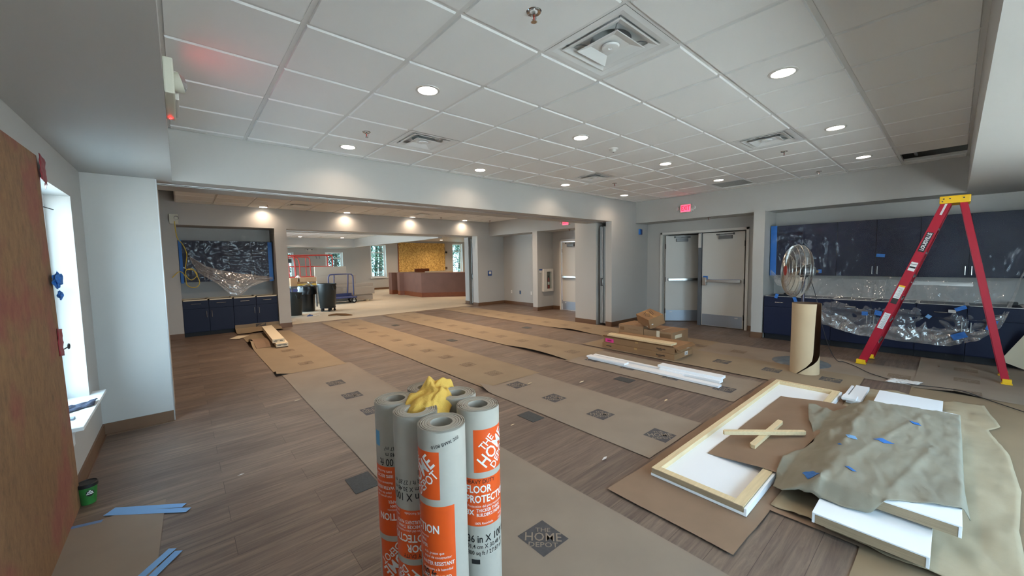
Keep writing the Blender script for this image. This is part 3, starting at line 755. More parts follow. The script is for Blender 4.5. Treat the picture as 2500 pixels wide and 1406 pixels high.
t = thing('emergency_light', 'white oval emergency light on the distant lobby wall', 'emergency light', (4.43, 19.1, 2.235))
m = MB(); m.lathe([(0, -.07), (.12, -.06), (.17, -.02), (.18, 0)], 28, T=Matrix.Rotation(radians(-90), 4, 'X') @ Matrix.Diagonal((1, .45, 1, 1))); part('housing', m, TRIMW, t, smooth=True)
for s in (-1, 1):
    m = MB(); m.cyl((s*.1, -.085, 0), (s*.1, -.06, 0), .03, 14); part('lamp_head', m, DGREY, t)

# ================================================================== WALL DEVICES
t = thing('fire_strobe', 'small fire strobe masked in blue film on the wall left of the double doors', 'alarm', (7.745, 2.57, 2.135))
m = MB(); m.box(-.055, .055, -.04, 0, -.065, .065); part('body', m, mat('strobe_purple', '2c2f6c', .4), t, bev=.012)
m = MB(); m.box(-.06, .0, -.045, -.0, -.06, .07); part('masking_tape', m, BTAPE, t, bev=.01)
t = thing('thermostat', 'blue-taped thermostat on the end wall of the middle room', 'thermostat', (7.46, 8.1, 1.09))
m = MB(); m.box(-.08, .08, -.02, 0, -.085, .085); part('masking_tape', m, mat('tape_deep', '2d4f8d', .6), t, bev=.004)
m = MB(); m.box(-.045, .045, -.035, -.02, -.03, .06); part('face', m, TRIMW, t, bev=.003)
for y, lb in ((7.69, 'left'), (7.25, 'middle, open box'), (6.70, 'right')):
    t = thing('wall_outlet', 'low wall outlet in the shallow middle room alcove, the %s of three' % lb, 'outlet', (8.1, y, .432), 0, 'outlets in the alcove')
    m = MB(); m.box(-.006, 0, -.036, .036, -.058, .058); part('cover_plate', m, TRIMW if 'middle' not in lb else DGREY, t, bev=.002)
    m = MB(); m.box(-.009, -.005, -.014, .014, -.045, -.01); m.box(-.009, -.005, -.014, .014, .01, .045); part('socket', m, WHITEI if 'middle' not in lb else BTAPE, t)
t = thing('extinguisher_cabinet', 'white fire extinguisher cabinet with a glass strip on the alcove side wall', 'cabinet', (7.815, 5.73, .90))
m = MB()
for a in ((-.21, -.07, -.34, .34), (.13, .21, -.34, .34), (-.07, .13, -.34, -.26), (-.07, .13, .26, .34)): m.box(a[0], a[1], -.09, 0, a[2], a[3])
part('frame', m, TRIMW, t, bev=.006)
m = MB(); m.box(-.07, .13, -.012, -.002, -.26, .26); part('back', m, mat('cabinet_inside', '6f6a66', .6), t)
m = MB(); m.box(-.07, .13, -.085, -.082, -.26, .26); part('glass_panel', m, GLASS, t)
t = thing('fire_extinguisher', 'dark fire extinguisher standing inside the glazed white cabinet', 'fire extinguisher', (7.845, 5.68, .645))
m = MB(); m.lathe([(0, 0), (.03, 0), (.032, .01), (.032, .26), (.024, .3), (.012, .32), (.012, .34)], 20); part('cylinder', m, mat('extinguisher_red', '8a1d1d', .35), t, smooth=True)
m = MB(); m.box(-.02, .035, -.008, .008, .34, .352); m.box(-.015, .04, -.008, .008, .375, .385); m.cyl((0,0,.33), (0,0,.38), .012, 10); part('valve', m, BLACK, t)
m = MB(); m.tube(smoothpts([(-.015, 0, .36), (-.035, -.005, .33), (-.036, -.005, .2), (-.034, -.005, .12)]), .005, 8); part('hose', m, RUBB, t)
m = MB(); m.cyl((0, 0, .12), (0, 0, .2), .0328, 20, caps=False); part('label', m, LBLW, t)
t = thing('call_station', 'small blue-taped device on the wall beside the extinguisher cabinet', 'wall device', (7.545, 5.73, 1.18))
m = MB(); m.box(-.04, .04, -.03, 0, -.05, .05); part('body', m, TRIMW, t, bev=.004)
m = MB(); m.box(-.055, .055, -.034, -.02, .02, .06); part('masking_tape', m, MATS['tape_deep'], t)

# folded accordion partition panels inside the pockets
def panels(name, label, x, y0, y1, n, h=2.24):
    t = thing(name, label, 'folding wall', (x, (y0+y1)/2, 0))
    for k in range(n):
        a = y0+(y1-y0)*k/n; b_ = y0+(y1-y0)*(k+1)/n-.012
        m = MB(); m.box(x+.05, x+.65, a, b_, .05, h); m.box(x+.035, x+.05, a+.01, b_-.01, .05, h)
        p = part('panel', m, mat('panel_steel', '858c8e', .45, metal=.5), t, world=True, bev=.003)
        m = MB(); m.box(x+.028, x+.036, a+.004, a+.012, .06, h-.02); part('seal_strip', m, TRIMW, p, world=True)
    m = MB()
    m.tube(smoothpts([(x+.035, y0+.07, 1.06), (x+.0, y0+.07, 1.05), (x+.0, y0+.07, .93), (x+.035, y0+.07, .92)], 4), .006, 8)
    part('pull_handle', m, NICK, t, world=True)
    m = MB(); m.box(x+.02, x+.04, y0+.10, y0+.15, .9, 1.08); part('lock_case', m, DGREY, t, world=True)
    return t
panels('folding_partition', 'grey steel folding wall panels stowed in the slot of the near header pier', 6.60, 2.735, 2.93, 2)
panels('folding_partition', 'narrow folding wall panels stowed in the slot at the lobby opening', 7.05, 8.45, 8.66, 3, 2.27)

# ================================================================== CABINETS
def pull_h(m, x, y, z, L_=.12, ax='y', d=-.03):
    if ax == 'y':      # runs along y, projects -x
        m.tube([(x, y-L_/2, z), (x+d, y-L_/2, z), (x+d, y+L_/2, z), (x, y+L_/2, z)], .005, 8)
    elif ax == 'x':
        m.tube([(x-L_/2, y, z), (x-L_/2, y+d, z), (x+L_/2, y+d, z), (x+L_/2, y, z)], .005, 8)
def pull_v(m, x, y, z, L_=.12, d=(-.03, 0)):
    m.tube([(x, y, z-L_/2), (x+d[0], y+d[1], z-L_/2), (x+d[0], y+d[1], z+L_/2), (x, y, z+L_/2)], .005, 8)
def base_unit_R(y1, y0, first, label, hs):
    """navy base cabinet against the right wall, front at x=7.46"""
    t = thing('base_cabinet', label, 'cabinet', (7.78, (y0+y1)/2, 0), 0, 'navy base cabinets along the right wall')
    m = MB(); m.box(7.48, 8.09, y0+.001, y1-.001, .10, .77); m.box(7.48, 8.09, y0+.001, y1-.001, .77, .785); part('body', m, NAVY, t, world=True)
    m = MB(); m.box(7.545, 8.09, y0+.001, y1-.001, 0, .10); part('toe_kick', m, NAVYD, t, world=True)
    m = MB()
    for a in ((7.48, 8.09, y0, y0+.018), (7.48, 8.09, y1-.018, y1), (7.48, 7.52, y0, y1), (8.05, 8.09, y0, y1)): m.box(*a, .785, .79)
    part('top_rail', m, TRIMW, t, world=True, label='unpainted pale top rim')
    m = MB(); m.box(7.458, 7.479, y0+.003, y1-.003, .605, .775); d = part('drawer', m, NAVY, t, world=True, bev=.002)
    m = MB(); pull_h(m, 7.458, (y0+y1)/2, .685); part('pull', m, NICK, d, world=True, label='slim nickel pull')
    m = MB(); m.box(7.458, 7.479, y0+.003, y1-.003, .115, .598); d = part('door', m, NAVY, t, world=True, bev=.002)
    m = MB(); pull_v(m, 7.458, (y0+.04 if hs < 0 else y1-.04), .50); part('pull', m, NICK, d, world=True, label='slim nickel pull')
ys = [-.12-.48*k for k in range(9)]
names = ['uncovered one at the left end beside the pier', 'behind the brown paper tube', 'under the plastic, right of the paper tube', 'under the plastic below the two wall-cabinet pulls', 'behind the left ladder legs', 'behind the plastic between the ladder legs', 'at the right ladder leg, mostly bare', 'past the picture edge, first hidden one', 'past the picture edge, last hidden one']
for k in range(8):
    base_unit_R(ys[k], ys[k]-.48, k == 0, 'navy base cabinet with drawer, %s' % names[k], -1 if k % 2 == 0 else 1)
def wall_unit_R(y1, y0, label, hs):
    t = thing('wall_cabinet', label, 'cabinet', (7.94, (y0+y1)/2, 1.16), 0, 'navy wall cabinets on the right')
    m = MB(); m.box(7.80, 8.09, y0+.001, y1-.001, 1.16, 2.06); part('body', m, NAVY, t, world=True)
    m = MB(); m.box(7.779, 7.799, y0+.003, y1-.003, 1.162, 2.058); d = part('door', m, NAVY, t, world=True, bev=.002)
    m = MB(); pull_v(m, 7.779, (y0+.03 if hs < 0 else y1-.03), 1.26); part('pull', m, NICK, d, world=True, label='slim nickel pull')
ys2 = [-.12, -.60, -1.07, -1.55, -2.03, -2.51, -2.99, -3.47, -3.95]
wn = ['first at the taped left end', 'second from the taped left end', 'third along, pull at its right edge', 'fourth along, pull at its left edge', 'fifth along, behind the ladder top', 'sixth along, at the picture edge', 'seventh along, outside the picture', 'eighth along, outside the picture']
for k in range(8): wall_unit_R(ys2[k], ys2[k+1], 'navy wall cabinet behind plastic film, %s' % wn[k], -1 if k % 2 == 0 else 1)
# left alcove cabinets in the middle room
def base_unit_L(x0, x1, label, k):
    t = thing('base_cabinet', label, 'cabinet', ((x0+x1)/2, 8.45, 0), 0, 'navy base cabinets in the left alcove')
    m = MB(); m.box(x0+.001, x1-.001, 8.20, 8.74, .09, .765); part('body', m, NAVY, t, world=True)
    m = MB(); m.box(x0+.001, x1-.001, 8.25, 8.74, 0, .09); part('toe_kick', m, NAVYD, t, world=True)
    m = MB()
    for a in ((x0, x0+.018, 8.19, 8.74), (x1-.018, x1, 8.19, 8.74), (x0, x1, 8.19, 8.215), (x0, x1, 8.72, 8.74)): m.box(*a, .765, .79)
    part('top_rail', m, SHEETW, t, world=True, label='unpainted pale top rim')
    m = MB(); m.box(x0+.003, x1-.003, 8.178, 8.2, .60, .765); d = part('drawer', m, NAVY, t, world=True, bev=.002)
    m = MB(); pull_h(m, (x0+x1)/2, 8.178, .70, .16, 'x'); part('pull', m, NICK, d, world=True, label='nickel pull')
    m = MB(); m.box(x0+.003, x1-.003, 8.178, 8.2, .10, .593); d = part('door', m, NAVY, t, world=True, bev=.002)
    m = MB(); pull_v(m, (x1-.045 if k % 2 == 0 else x0+.045), 8.178, .47, .13, (0, -.03)); part('pull', m, NICK, d, world=True, label='nickel pull')
xs = [-.598, -.165, .267, .70, 1.128]
for k, nm in enumerate(['leftmost', 'second from the left', 'third from the left', 'rightmost, by the pier']):
    base_unit_L(xs[k], xs[k+1], 'navy base cabinet in the left alcove of the middle room, %s' % nm, k)
for k, nm in enumerate(['left end', 'second', 'third', 'right end']):
    t = thing('wall_cabinet', 'navy wall cabinet under wrinkled plastic in the left alcove, %s' % nm, 'cabinet', ((xs[k]+xs[k+1])/2, 8.6, 1.16), 0, 'navy wall cabinets in the left alcove')
    m = MB(); m.box(xs[k]+.001, xs[k+1]-.001, 8.42, 8.75, 1.16, 2.06); part('body', m, NAVY, t, world=True)
    m = MB(); m.box(xs[k]+.003, xs[k+1]-.003, 8.40, 8.42, 1.163, 2.057); d = part('door', m, NAVY, t, world=True, bev=.002)
    m = MB(); pull_v(m, (xs[k+1]-.03 if k % 2 == 0 else xs[k]+.03), 8.40, 1.27, .13, (0, -.03)); part('pull', m, NICK, d, world=True)
# blue tape on cabinet ends
m = MB(); m.box(7.765, 7.776, -.21, -.115, 1.15, 2.065); m.box(7.77, 8.0, -.118, -.112, 1.15, 2.065)
single('tape_strip', m, BTAPE, 'wide blue tape down the left end of the right-hand wall cabinets', 'tape')
m = MB(); m.box(-.59, -.54, 8.37, 8.39, 1.14, 2.07); single('tape_strip', m, BTAPE, 'blue tape strip at the left end of the alcove wall cabinets', 'tape', 'alcove tape')
m = MB(); m.box(1.02, 1.10, 8.37, 8.39, 1.12, 2.04); single('tape_strip', m, BTAPE, 'wide blue tape strip at the right end of the alcove wall cabinets', 'tape', 'alcove tape')
# ================================================================== FLOOR PAPERS
def hfun(x, y, z): return z+.0028*(.5+.5*nz(x*2.3, y*2.3, z*90))
def logo(m, cx, cy, z, s, mi, z2=None):
    """three stacked words reading along (1,-1)"""
    d = Vector((1, -1, 0)).normalized(); u = Vector((1, 1, 0)).normalized()
    for txt, off, size, sx in (('THE', .056*s, .046*s, 1.0), ('HOME', .0, .090*s, .80), ('DEPOT', -.056*s, .050*s, 1.0)):
        v, f = text_geo(txt, size, 'CENTER', .006)
        m.add([tuple(Vector((cx, cy, 0))+d*(x*sx)+u*(y+off)+Vector((0, 0, z2(cx, cy)))) for x, y, _ in v], f, mi)
def sheet(name, label, x0, x1, y0, y1, z, mt, stamps=(), ink=INK, wob=.006, lift=None, group='printed floor paper strips', cat='floor paper', seed=0):
    m = MB(); nu = max(4, int((x1-x0)/.07)); nv = max(4, int((y1-y0)/.07))
    def H(x, y):
        h = hfun(x, y, z)
        if lift: h += lift(x, y)
        return h
    def fn(u, v):
        x = lerp(x0, x1, u); y = lerp(y0, y1, v)
        x += wob*nz(y*1.7, seed+1.3)*(abs(u-.5)*2)**3*(1 if u > .5 else -1)
        y += wob*nz(x*3.1, seed+7.7)*(abs(v-.5)*2)**3
        return (x, y, H(x, y))
    m.grid(fn, nu, nv, 0)
    for cx, cy in stamps:
        m.grid(lambda u, v: (cx-.096+.192*u, cy-.1+.2*v, H(cx-.096+.192*u, cy-.1+.2*v)+.0008), 4, 4, 1)
        logo(m, cx, cy, z, 1.0, 0, lambda x, y: H(x, y)+.0016)
    return single(name, m, [mt, ink], label, cat, group, smooth=True)
def bump_lift(cx, cy, rx, ry, h):
    return lambda x, y: h*math.exp(-((x-cx)/rx)**2-((y-cy)/ry)**2)
st = lambda x, y0, n, p=.6096: [(x, y0+p*k) for k in range(n)]
sheet('floor_paper', 'long printed paper strip running past the paper rolls, nearest the camera', .37, 1.285, -3.1, 3.62, .004, PAPER2, st(.81, -2.2, 9), INK)
sheet('floor_paper', 'browner end piece of the leftmost paper strip, under the white shims', .31, 1.22, 3.55, 7.55, .006, PAPER, [(.77, 4.02), (.76, 4.6), (.75, 5.2)], INKF, seed=3,
      lift=lambda x, y: .10*math.exp(-((x-.30)/.13)**2-((y-6.15)/.25)**2)+.05*math.exp(-((x-.31)/.1)**2-((y-3.62)/.1)**2))
sheet('floor_paper', 'near half of the second printed paper strip, torn end beside the yellow towel', 2.0, 2.905, -.94, 1.28, .004, PAPER2, st(2.41, -.80, 4), INK, seed=5,
      lift=lambda x, y: .07*math.exp(-((x-2.0)/.09)**2-((y-1.25)/.12)**2))
sheet('floor_paper', 'far half of the second printed paper strip, running into the middle room', 2.05, 2.965, 1.20, 8.2, .007, PAPER, st(2.50, 1.60, 11), INKF, seed=6)
sheet('floor_paper', 'third printed paper strip, carrying the white trim boards', 3.67, 4.58, -.94, 1.4, .004, PAPER2, st(4.02, -.72, 4), INK, seed=7)
sheet('floor_paper', 'far half of the third printed paper strip, its left edge lifting', 3.72, 4.66, 1.35, 8.3, .007, PAPER, st(4.17, 1.65, 11), INKF, seed=8,
      lift=lambda x, y: .035*math.exp(-((x-3.7)/.1)**2)*max(0, sin((y-1.35)*2.2))*(1 if y < 3 else 0))
sheet('floor_paper', 'fourth printed paper strip, brown, running past the folding-wall pier', 5.63, 6.56, .3, 8.3, .004, PAPER, st(6.06, 2.24, 10), INKF, seed=9,
      lift=lambda x, y: .03*math.exp(-((x-5.63)/.1)**2-((y-2.9)/.4)**2))
sheet('floor_paper', 'near part of the outer paper strip before the navy cabinets, under the fan', 5.62, 6.53, -2.12, .33, .004, PAPER2, [(6.04, .43-.02), (6.04, -.19), (6.02, -1.99)], INKF, seed=10)
sheet('floor_paper', 'short printed strip under the cardboard boxes and paper tube', 4.73, 5.66, -1.72, 1.9, .0085, PAPER, [(5.22, -.25), (5.23, -.86), (5.26, -1.46)], INK, seed=11)
sheet('floor_paper', 'printed paper strip laid crosswise under the right legs of the ladder', 5.58, 7.46, -3.03, -2.12, .007, PAPER2, [(6.93, -2.53), (6.32, -2.53), (5.73, -2.53)], INKF, seed=12,
      lift=lambda x, y: .03*math.exp(-((x-5.6)/.05)**2-((y+2.45)/.16)**2))
sheet('floor_paper', 'plain brown paper along the right edge of the picture, beside the drop cloths', 1.55, 5.62, -3.3, -2.12, .004, mat('brown_floor_paper', '857259', .8, noise_s=2, noise_a=.12, bump=.3, bump_s=12), (), INKF, seed=13)
sheet('floor_paper', 'plain brown paper in the near right corner below the cabinets', 5.5, 7.46, -4.2, -3.0, .004, MATS['brown_floor_paper'], (), INKF, seed=14)
sheet('kraft_sheet', 'large brown kraft sheet spread under the upturned white panel', 1.43, 4.84, -1.72, -.965, .0125, KRAFT, (), INK, group=None, cat='kraft paper', seed=15, wob=.02)
sheet('kraft_sheet', 'brown kraft sheet showing under the near edge of the drop cloths', 1.95, 5.1, -2.14, -1.66, .0095, KRAFT, (), INK, group=None, cat='kraft paper', seed=16, wob=.02)
# loose papers by the left cabinets
m = MB()
def fn(u, v):
    x = .27+.88*u; y = 7.74+.6*v; z = .012+.15*max(0, (v-.35)/.65)**1.3+.02*(1-v)**6*(1 if u > .3 else .3)
    return (x, min(y, 8.165), z)
m.grid(fn, 24, 14)
m.box(.66, .86, 8.158, 8.166, .07, .15, 1); put_text(m, 'HOME', (.76, 8.156, .11), (1, 0, .5), (-.5, 0, 1), .06, bold=.03)
single('floor_paper', m, [PAPER, INK], 'brown printed paper curling up against the left alcove cabinets', 'floor paper', smooth=True)
m = MB().add([(.08, 7.25, .012), (.24, 7.12, .012), (.45, 7.43, .012), (.26, 7.57, .012)], [(0, 1, 2, 3)])
single('card_scrap', m, SHEETW, 'pale card scrap lying before the left alcove cabinets', 'card')
m = MB()
pl = [(-1.19, .46), (-.775, .0), (-.765, .28), (-.75, .905), (-1.19, .86)]
m.prism([(-1.195, -1.2), (-.80, -1.2), (-.765, .28), (-.75, .905), (-1.195, .895)], .002, .0045)
single('floor_paper', m, PAPER2, 'plain paper sheet taped to the planks under the leaning plywood', 'floor paper')
def tape(label, pts, w, z=.0052, mt=BTAPEL, cat='tape', group=None):
    m = MB(); P = [Vector((x, y, 0)) for x, y in pts]
    for a, b in zip(P, P[1:]):
        d = (b-a).normalized(); n = Vector((-d.y, d.x, 0))*w/2
        m.add([tuple(a-n+Vector((0,0,z))), tuple(b-n+Vector((0,0,z))), tuple(b+n+Vector((0,0,z))), tuple(a+n+Vector((0,0,z)))], [(0,1,2,3)])
    return single('tape_strip', m, mt, label, cat, group)
FT = mat('blue_tape_pale', '6fa3da', .6)
tape('pale blue tape across the far corner of the taped paper, upper of two', [(-1.0, .985), (-.66, .735)], .042, mt=FT)
tape('pale blue tape across the far corner of the taped paper, lower of two', [(-1.02, .955), (-.64, .655)], .045, z=.0058, mt=FT)
tape('short blue tape on the edge of the paper next to the plywood', [(-1.185, .915), (-1.03, .875)], .03, mt=mat('blue_tape_dim', '5f7fae', .6))
tape('blue tape on the near edge of the taped paper, left of two', [(-.86, .10), (-.71, .29)], .04, mt=FT)
tape('blue tape on the near edge of the taped paper, right of two', [(-.82, .06), (-.685, .245)], .04, z=.0058, mt=FT)
# dark rectangles on the planks, of no known kind
for x, y, w_, h_, lb in ((.27, .23, .16, .22, 'left of the paper rolls'), (1.885, .24, .15, .22, 'right of the paper rolls'), (3.52, .26, .15, .22, 'in the dark plank band before the white trims'),
    (3.27, 3.88, .14, .2, 'between the second and third paper strips'), (3.256, 6.40, .14, .2, 'far back between the second and third strips'), (5.215, 3.85, .14, .2, 'near the folding-wall pier')):
    m = MB().box(x-w_/2, x+w_/2, y-h_/2, y+h_/2, .0005, .004)
    single('floor_patch', m, BLACKP, 'small black rectangle lying on the planks, %s' % lb, 'floor patch', 'black rectangles on the floor')

# ================================================================== PAPER ROLLS
CX, CY = -.5926, -2.3823
def roll(cx, cy, label, a_seam=200, zt=.914, R_=.0875, dz=0):
    t = thing('paper_roll', label, 'paper roll', (cx, cy, 0), 0, 'standing rolls of floor paper')
    m = MB(); n = 72; radii = [(R_, 0), (R_-.0026, 0), (R_-.003, -.006), (R_-.0052, -.006), (R_-.0056, .0), (R_-.0085, .0), (R_-.0092, -.007), (R_-.0115, -.007), (R_-.0122, .001), (R_-.016, .001), (R_-.0168, -.006), (R_-.019, -.006), (R_-.0196, 0), (R_-.026, 0.0005), (R_-.0268, -.005), (R_-.028, -.005), (R_-.0286, 0), (R_-.036, 0), (R_-.0366, -.004), (R_-.0375, -.004), (R_-.038, 0), (.0415, 0)]
    prof = [(R_, 0), (R_, zt-.35)]
    v = []; f = []; k = len(radii)+2
    for i in range(n+1):
        a = 2*pi*i/n+radians(a_seam)
        sh = .0054*(i/n)
        for j in range(k):
            if j == 0: r, z = R_, 0.0
            elif j == k-1: r, z = .0415, zt-.5
            else:
                r, z = radii[j-1]; r = min(R_, r+(sh if 1 < j < k-2 else 0)) if j > 1 else r; z = zt+z+.0012*nz(a*2, r*80, cx*9)
            v.append((r*cos(a), r*sin(a), z))
    for i in range(n):
        for q in range(k-1): f.append((i*k+q, (i+1)*k+q, (i+1)*k+q+1, i*k+q+1))
    m.add(v, f)
    part('paper', m, ROLLP, t, smooth=25)
    return t
def bisected(v, f, step):
    me = bpy.data.meshes.new('x'); me.from_pydata(v, [], f); bm = bmesh.new(); bm.from_mesh(me)
    xs_ = [p[0] for p in v]; x = min(xs_)+step
    while x < max(xs_):
        bmesh.ops.bisect_plane(bm, geom=bm.verts[:]+bm.edges[:]+bm.faces[:], plane_co=(x, 0, 0), plane_no=(1, 0, 0)); x += step
    bm.verts.index_update()
    o = ([tuple(q.co) for q in bm.verts], [tuple(q.index for q in g.verts) for g in bm.faces]); bm.free(); bpy.data.meshes.remove(me); return o
def on_roll(m, cx, cy, v, f, a_deg, z0, r, mi, flip=False, rot=0):
    """flat art (metres) wrapped so that x=0 sits a_deg right of the line towards the camera"""
    va = atan2(CY-cy, CX-cx)
    if rot: c, s = cos(radians(rot)), sin(radians(rot)); v = [(x*c-y*s, x*s+y*c, 0) for x, y, _ in v]
    if flip: v = [(-x, -y, 0) for x, y, _ in v]
    v, f = bisected(v, f, .006)
    m.add([(r*cos(va+radians(a_deg)+x/r), r*sin(va+radians(a_deg)+x/r), z0+y) for x, y, _ in v], f, mi)
def patch(m, cx, cy, a0, a1, z0, z1, r, mi):
    va = atan2(CY-cy, CX-cx)
    n = max(4, int((a1-a0)/3))
    m.grid(lambda u, w: (r*cos(va+radians(lerp(a0, a1, u))), r*sin(va+radians(lerp(a0, a1, u))), lerp(z0, z1, w)), n, 2, mi)
def label_roll(t, cx, cy, A0, flip=False, off=0, R_=.0875, ext=True, bz=0):
    m = MB(); r1 = R_+.0006; r2 = R_+.0012
    def zz(z): return (off-z) if flip else z
    def aa(a): return (A0-a) if flip else (A0+a)
    def P(a0, a1, z0, z1):
        a, b = sorted((aa(a0), aa(a1))); c, d = sorted((zz(z0), zz(z1))); patch(m, cx, cy, a, b, c, d, r1, 0)
    P(24, 138, .665, .84); P(-7, 171, .44, .64)
    if ext: P(78, 171, .335, .4405)
    part('orange_label', m, ORANGE, t, label='glossy orange label panels')
    w = MB(); k = MB()
    def tx(mb, s, a, z, size, bold=.0, sx=.85, al='LEFT', rot=0, mi=0):
        v, f = text_geo(s, size, al, bold); v = [(x*sx, y, 0) for x, y, _ in v]
        on_roll(mb, 0, 0, v, f, 0, 0, 1, 0) if False else None
        on_roll(mb, cx, cy, v, f, aa(a), zz(z), r2, mi, flip, rot)
    # logo: words climbing at 45 degrees inside the square panel
    la = 81; lz = .7525; c45 = cos(radians(45))
    for s, off_, size, sx in (('THE', .046, .044, .85), ('HOME', .0, .078, .74), ('DEPOT', -.047, .046, .85)):
        v, f = text_geo(s, size, 'CENTER', .012); v = [(x*sx, y+off_, 0) for x, y, _ in v]
        v = [(x, y, 0) for x, y, _ in v]
        on_roll(w, cx, cy, v, f, aa(la), zz(lz), r2, 0, flip, 45)
    tx(w, 'FLOOR', 0, .594, .043, .022, .78); tx(w, 'PROTECTION', 0, .553, .043, .022, .78)
    tx(w, 'Protección del piso resistente', 4, .524, .0145, 0, .9); tx(w, '3X', 0, .497, .03, .03, .9); tx(w, 'THICKER THAN', 28, .506, .019, .01, .8); tx(w, "BUILDER'S PAPER", 28, .487, .019, .01, .8)
    tx(w, '100% Reciclado', 22, .452, .014, 0, .9); tx(w, 'más grueso que', 92, .466, .014, 0, .9); tx(w, 'papel de constructor', 92, .450, .014, 0, .9)
    if ext:
      tx(w, 'WATER RESISTANT', 84, .426, .02, .012, .75); tx(w, 'Resistente a la humedad', 88, .405, .014, 0, .85); tx(w, '100% RECYCLED', 84, .375, .02, .012, .8); tx(w, '100% Reciclado', 88, .355, .014, 0, .9)
    part('white_lettering', w, WHITEI, t)
    tx(k, 'HEAVY DUTY', 0, .626, .023, .006, .9); tx(k, '36 in X 100 ft', 0, .385+bz, .044, .012, .78); tx(k, '91.4 cm X 30.48 m', 0, .353+bz, .025, .006, .85); tx(k, '300 sq ft / 27.87 m²', 0, .326+bz, .025, .006, .85)
    v = [(0, -.008, 0), (.035, -.008, 0), (.035, .012, 0), (0, .012, 0)]; on_roll(k, cx, cy, v, [(0,1,2,3)], aa(12), zz(.287), r1, 0, flip)
    part('black_lettering', k, BLACKI, t)
R1 = roll(.088, -.800, 'standing grey paper roll at the left of the cluster, label upside down', 110)
R2 = roll(.093, -.977, 'standing grey paper roll between the left and front ones, label upside down', 40)
R3 = roll(.109, -1.155, 'front standing paper roll, big upright orange label, nearest the camera', 30)
R4 = roll(.313, -1.103, 'standing paper roll at the right of the cluster, orange logo label upright', 150)
R5 = roll(.322, -.925, 'unlabelled standing paper roll behind the right-hand one, partly under the towel', 220)
R6 = roll(.262, -.757, 'back standing paper roll, mostly hidden by the yellow towel', 300)
label_roll(R3, .109, -1.155, -146); label_roll(R4, .313, -1.103, -38, ext=False)
label_roll(R2, .093, -.977, 36, True, .984, ext=False); label_roll(R1, .088, -.80, 72, True, .984, bz=-.072)
m = MB(); on_roll(m, .109, -1.155, *text_geo('0108 BWK 202', .017, 'CENTER', .005), 8, .868, .0884, 0, False, 14); part('batch_code', m, BLACKI, R3)
m = MB(); patch(m, .088, -.80, -72, -52, .735, .80, .0886, 0); part('blue_sticker', m, SKYB, R1, label='small pale blue sticker')
# flap of loose paper on the back roll
m = MB(); m.grid(lambda u, v: (.262+(.0875+.012*u*u)*cos(2.2+u*1.1), -.757+(.0875+.014*u*u)*sin(2.2+u*1.1), lerp(.5, .93-.03*u, v)), 12, 4); part('loose_flap', m, ROLLP, R6, world=False) if False else None
# towel draped over the rolls
random.seed(4)
def towel(u, v):
    ax = -1+2*u; ay = -1+2*v
    # local frame: e1 towards image right, e2 away from camera
    e1 = Vector((.756, -.655, 0)); e2 = Vector((.655, .756, 0))
    w = .078+.012*sin(v*5)
    c = Vector((.208, -.905, 0))+e1*(ax*w+.010*ay)+e2*(ay*.16)
    dx = .02*nz(u*3, v*3, 1); dy = .02*nz(u*3, v*3, 5)
    z = .925+.02*(1-ax*ax)+.022*nz(u*3.2, v*3.4, 2)+.012*nz(u*8, v*6, 3)
    if ay < -.1: z -= .11*((-ay-.1)/.9)**2*(1.0+.4*ax)
    if ax > .4: z -= .05*(ax-.4)
    z += .03*math.exp(-((ax+.5)/.35)**2-((ay-.6)/.3)**2)
    return tuple(c+e1*dx+e2*dy+Vector((0, 0, z)))
m = MB(); m.grid(towel, 46, 60)
single('towel', m, YRAG, 'crumpled yellow towel thrown over the tops of the paper rolls', 'towel', solid=.004, smooth=True)

# ================================================================== CARDBOARD BOXES AND LUMBER
def carton(name, label, x0, x1, y0, y1, z0, z1, mt=CARD, prints=True, flaps=None, group='cardboard boxes on the floor', rz=0):
    cx, cy = (x0+x1)/2, (y0+y1)/2; hx, hy, h = (x1-x0)/2, (y1-y0)/2, z1-z0
    t = thing(name, label, 'box', (cx, cy, z0), rz, group)
    m = MB(); m.box(-hx, hx, -hy, hy, 0, h); part('carton', m, mt, t, bev=.004)
    m = MB(); m.box(-hx-.0006, hx+.0006, -.025, .025, h-.03, h+.0008) if hx < hy and prints else m.box(-hx, hx, -.025, .025, h, h+.0008)
    part('packing_tape', m, mat('packing_tape', 'b08a5c', .25), t)
    return t, hx, hy, h
def word(m, x, y, z):      # worn one-line print, too small to read
    for k, hh in enumerate((.022, .015, .015, .015, .02, .015, .015, .015, .02, .015)): m.box(x-.0006, x, y-.014*k-.010, y-.014*k, z, z+hh)
    for k in range(4): m.box(x-.0006, x, y-.03-.014*k-.010, y-.03-.014*k, z-.016, z-.006)
t, hx, hy, h = carton('long_box', 'long flat cardboard box at the bottom of the stack, white label on its end', 4.78, 5.36, .24, 1.5, .011, .095)
m = MB(); word(m, -hx-.001, -hy+.28, h*.42); m.box(-hx-.001, -hx, hy-.18, hy-.08, h*.4, h*.55); part('print', m, BLACKI, t)
m = MB(); m.box(.04, .14, -hy-.001, -hy, .02, .078); part('shipping_label', m, LBLW, t, label='white shipping label'); m = MB(); 
for k in range(9): m.box(.048+.009*k, .052+.009*k, -hy-.0018, -hy-.001, .028, .045)
m.box(.05, .13, -hy-.0018, -hy-.001, .055, .062); part('barcode', m, BLACKI, t)
t, hx, hy, h = carton('long_box', 'upper long flat cardboard box with flaps torn open, pink tag on its side', 4.80, 5.37, .245, 1.49, .096, .195)
m = MB(); word(m, -hx-.001, -hy+.28, h*.42); part('print', m, BLACKI, t)
m = MB(); m.box(.1, .19, -hy-.001, -hy, .03, .088); part('shipping_label', m, LBLW, t, label='white shipping label')
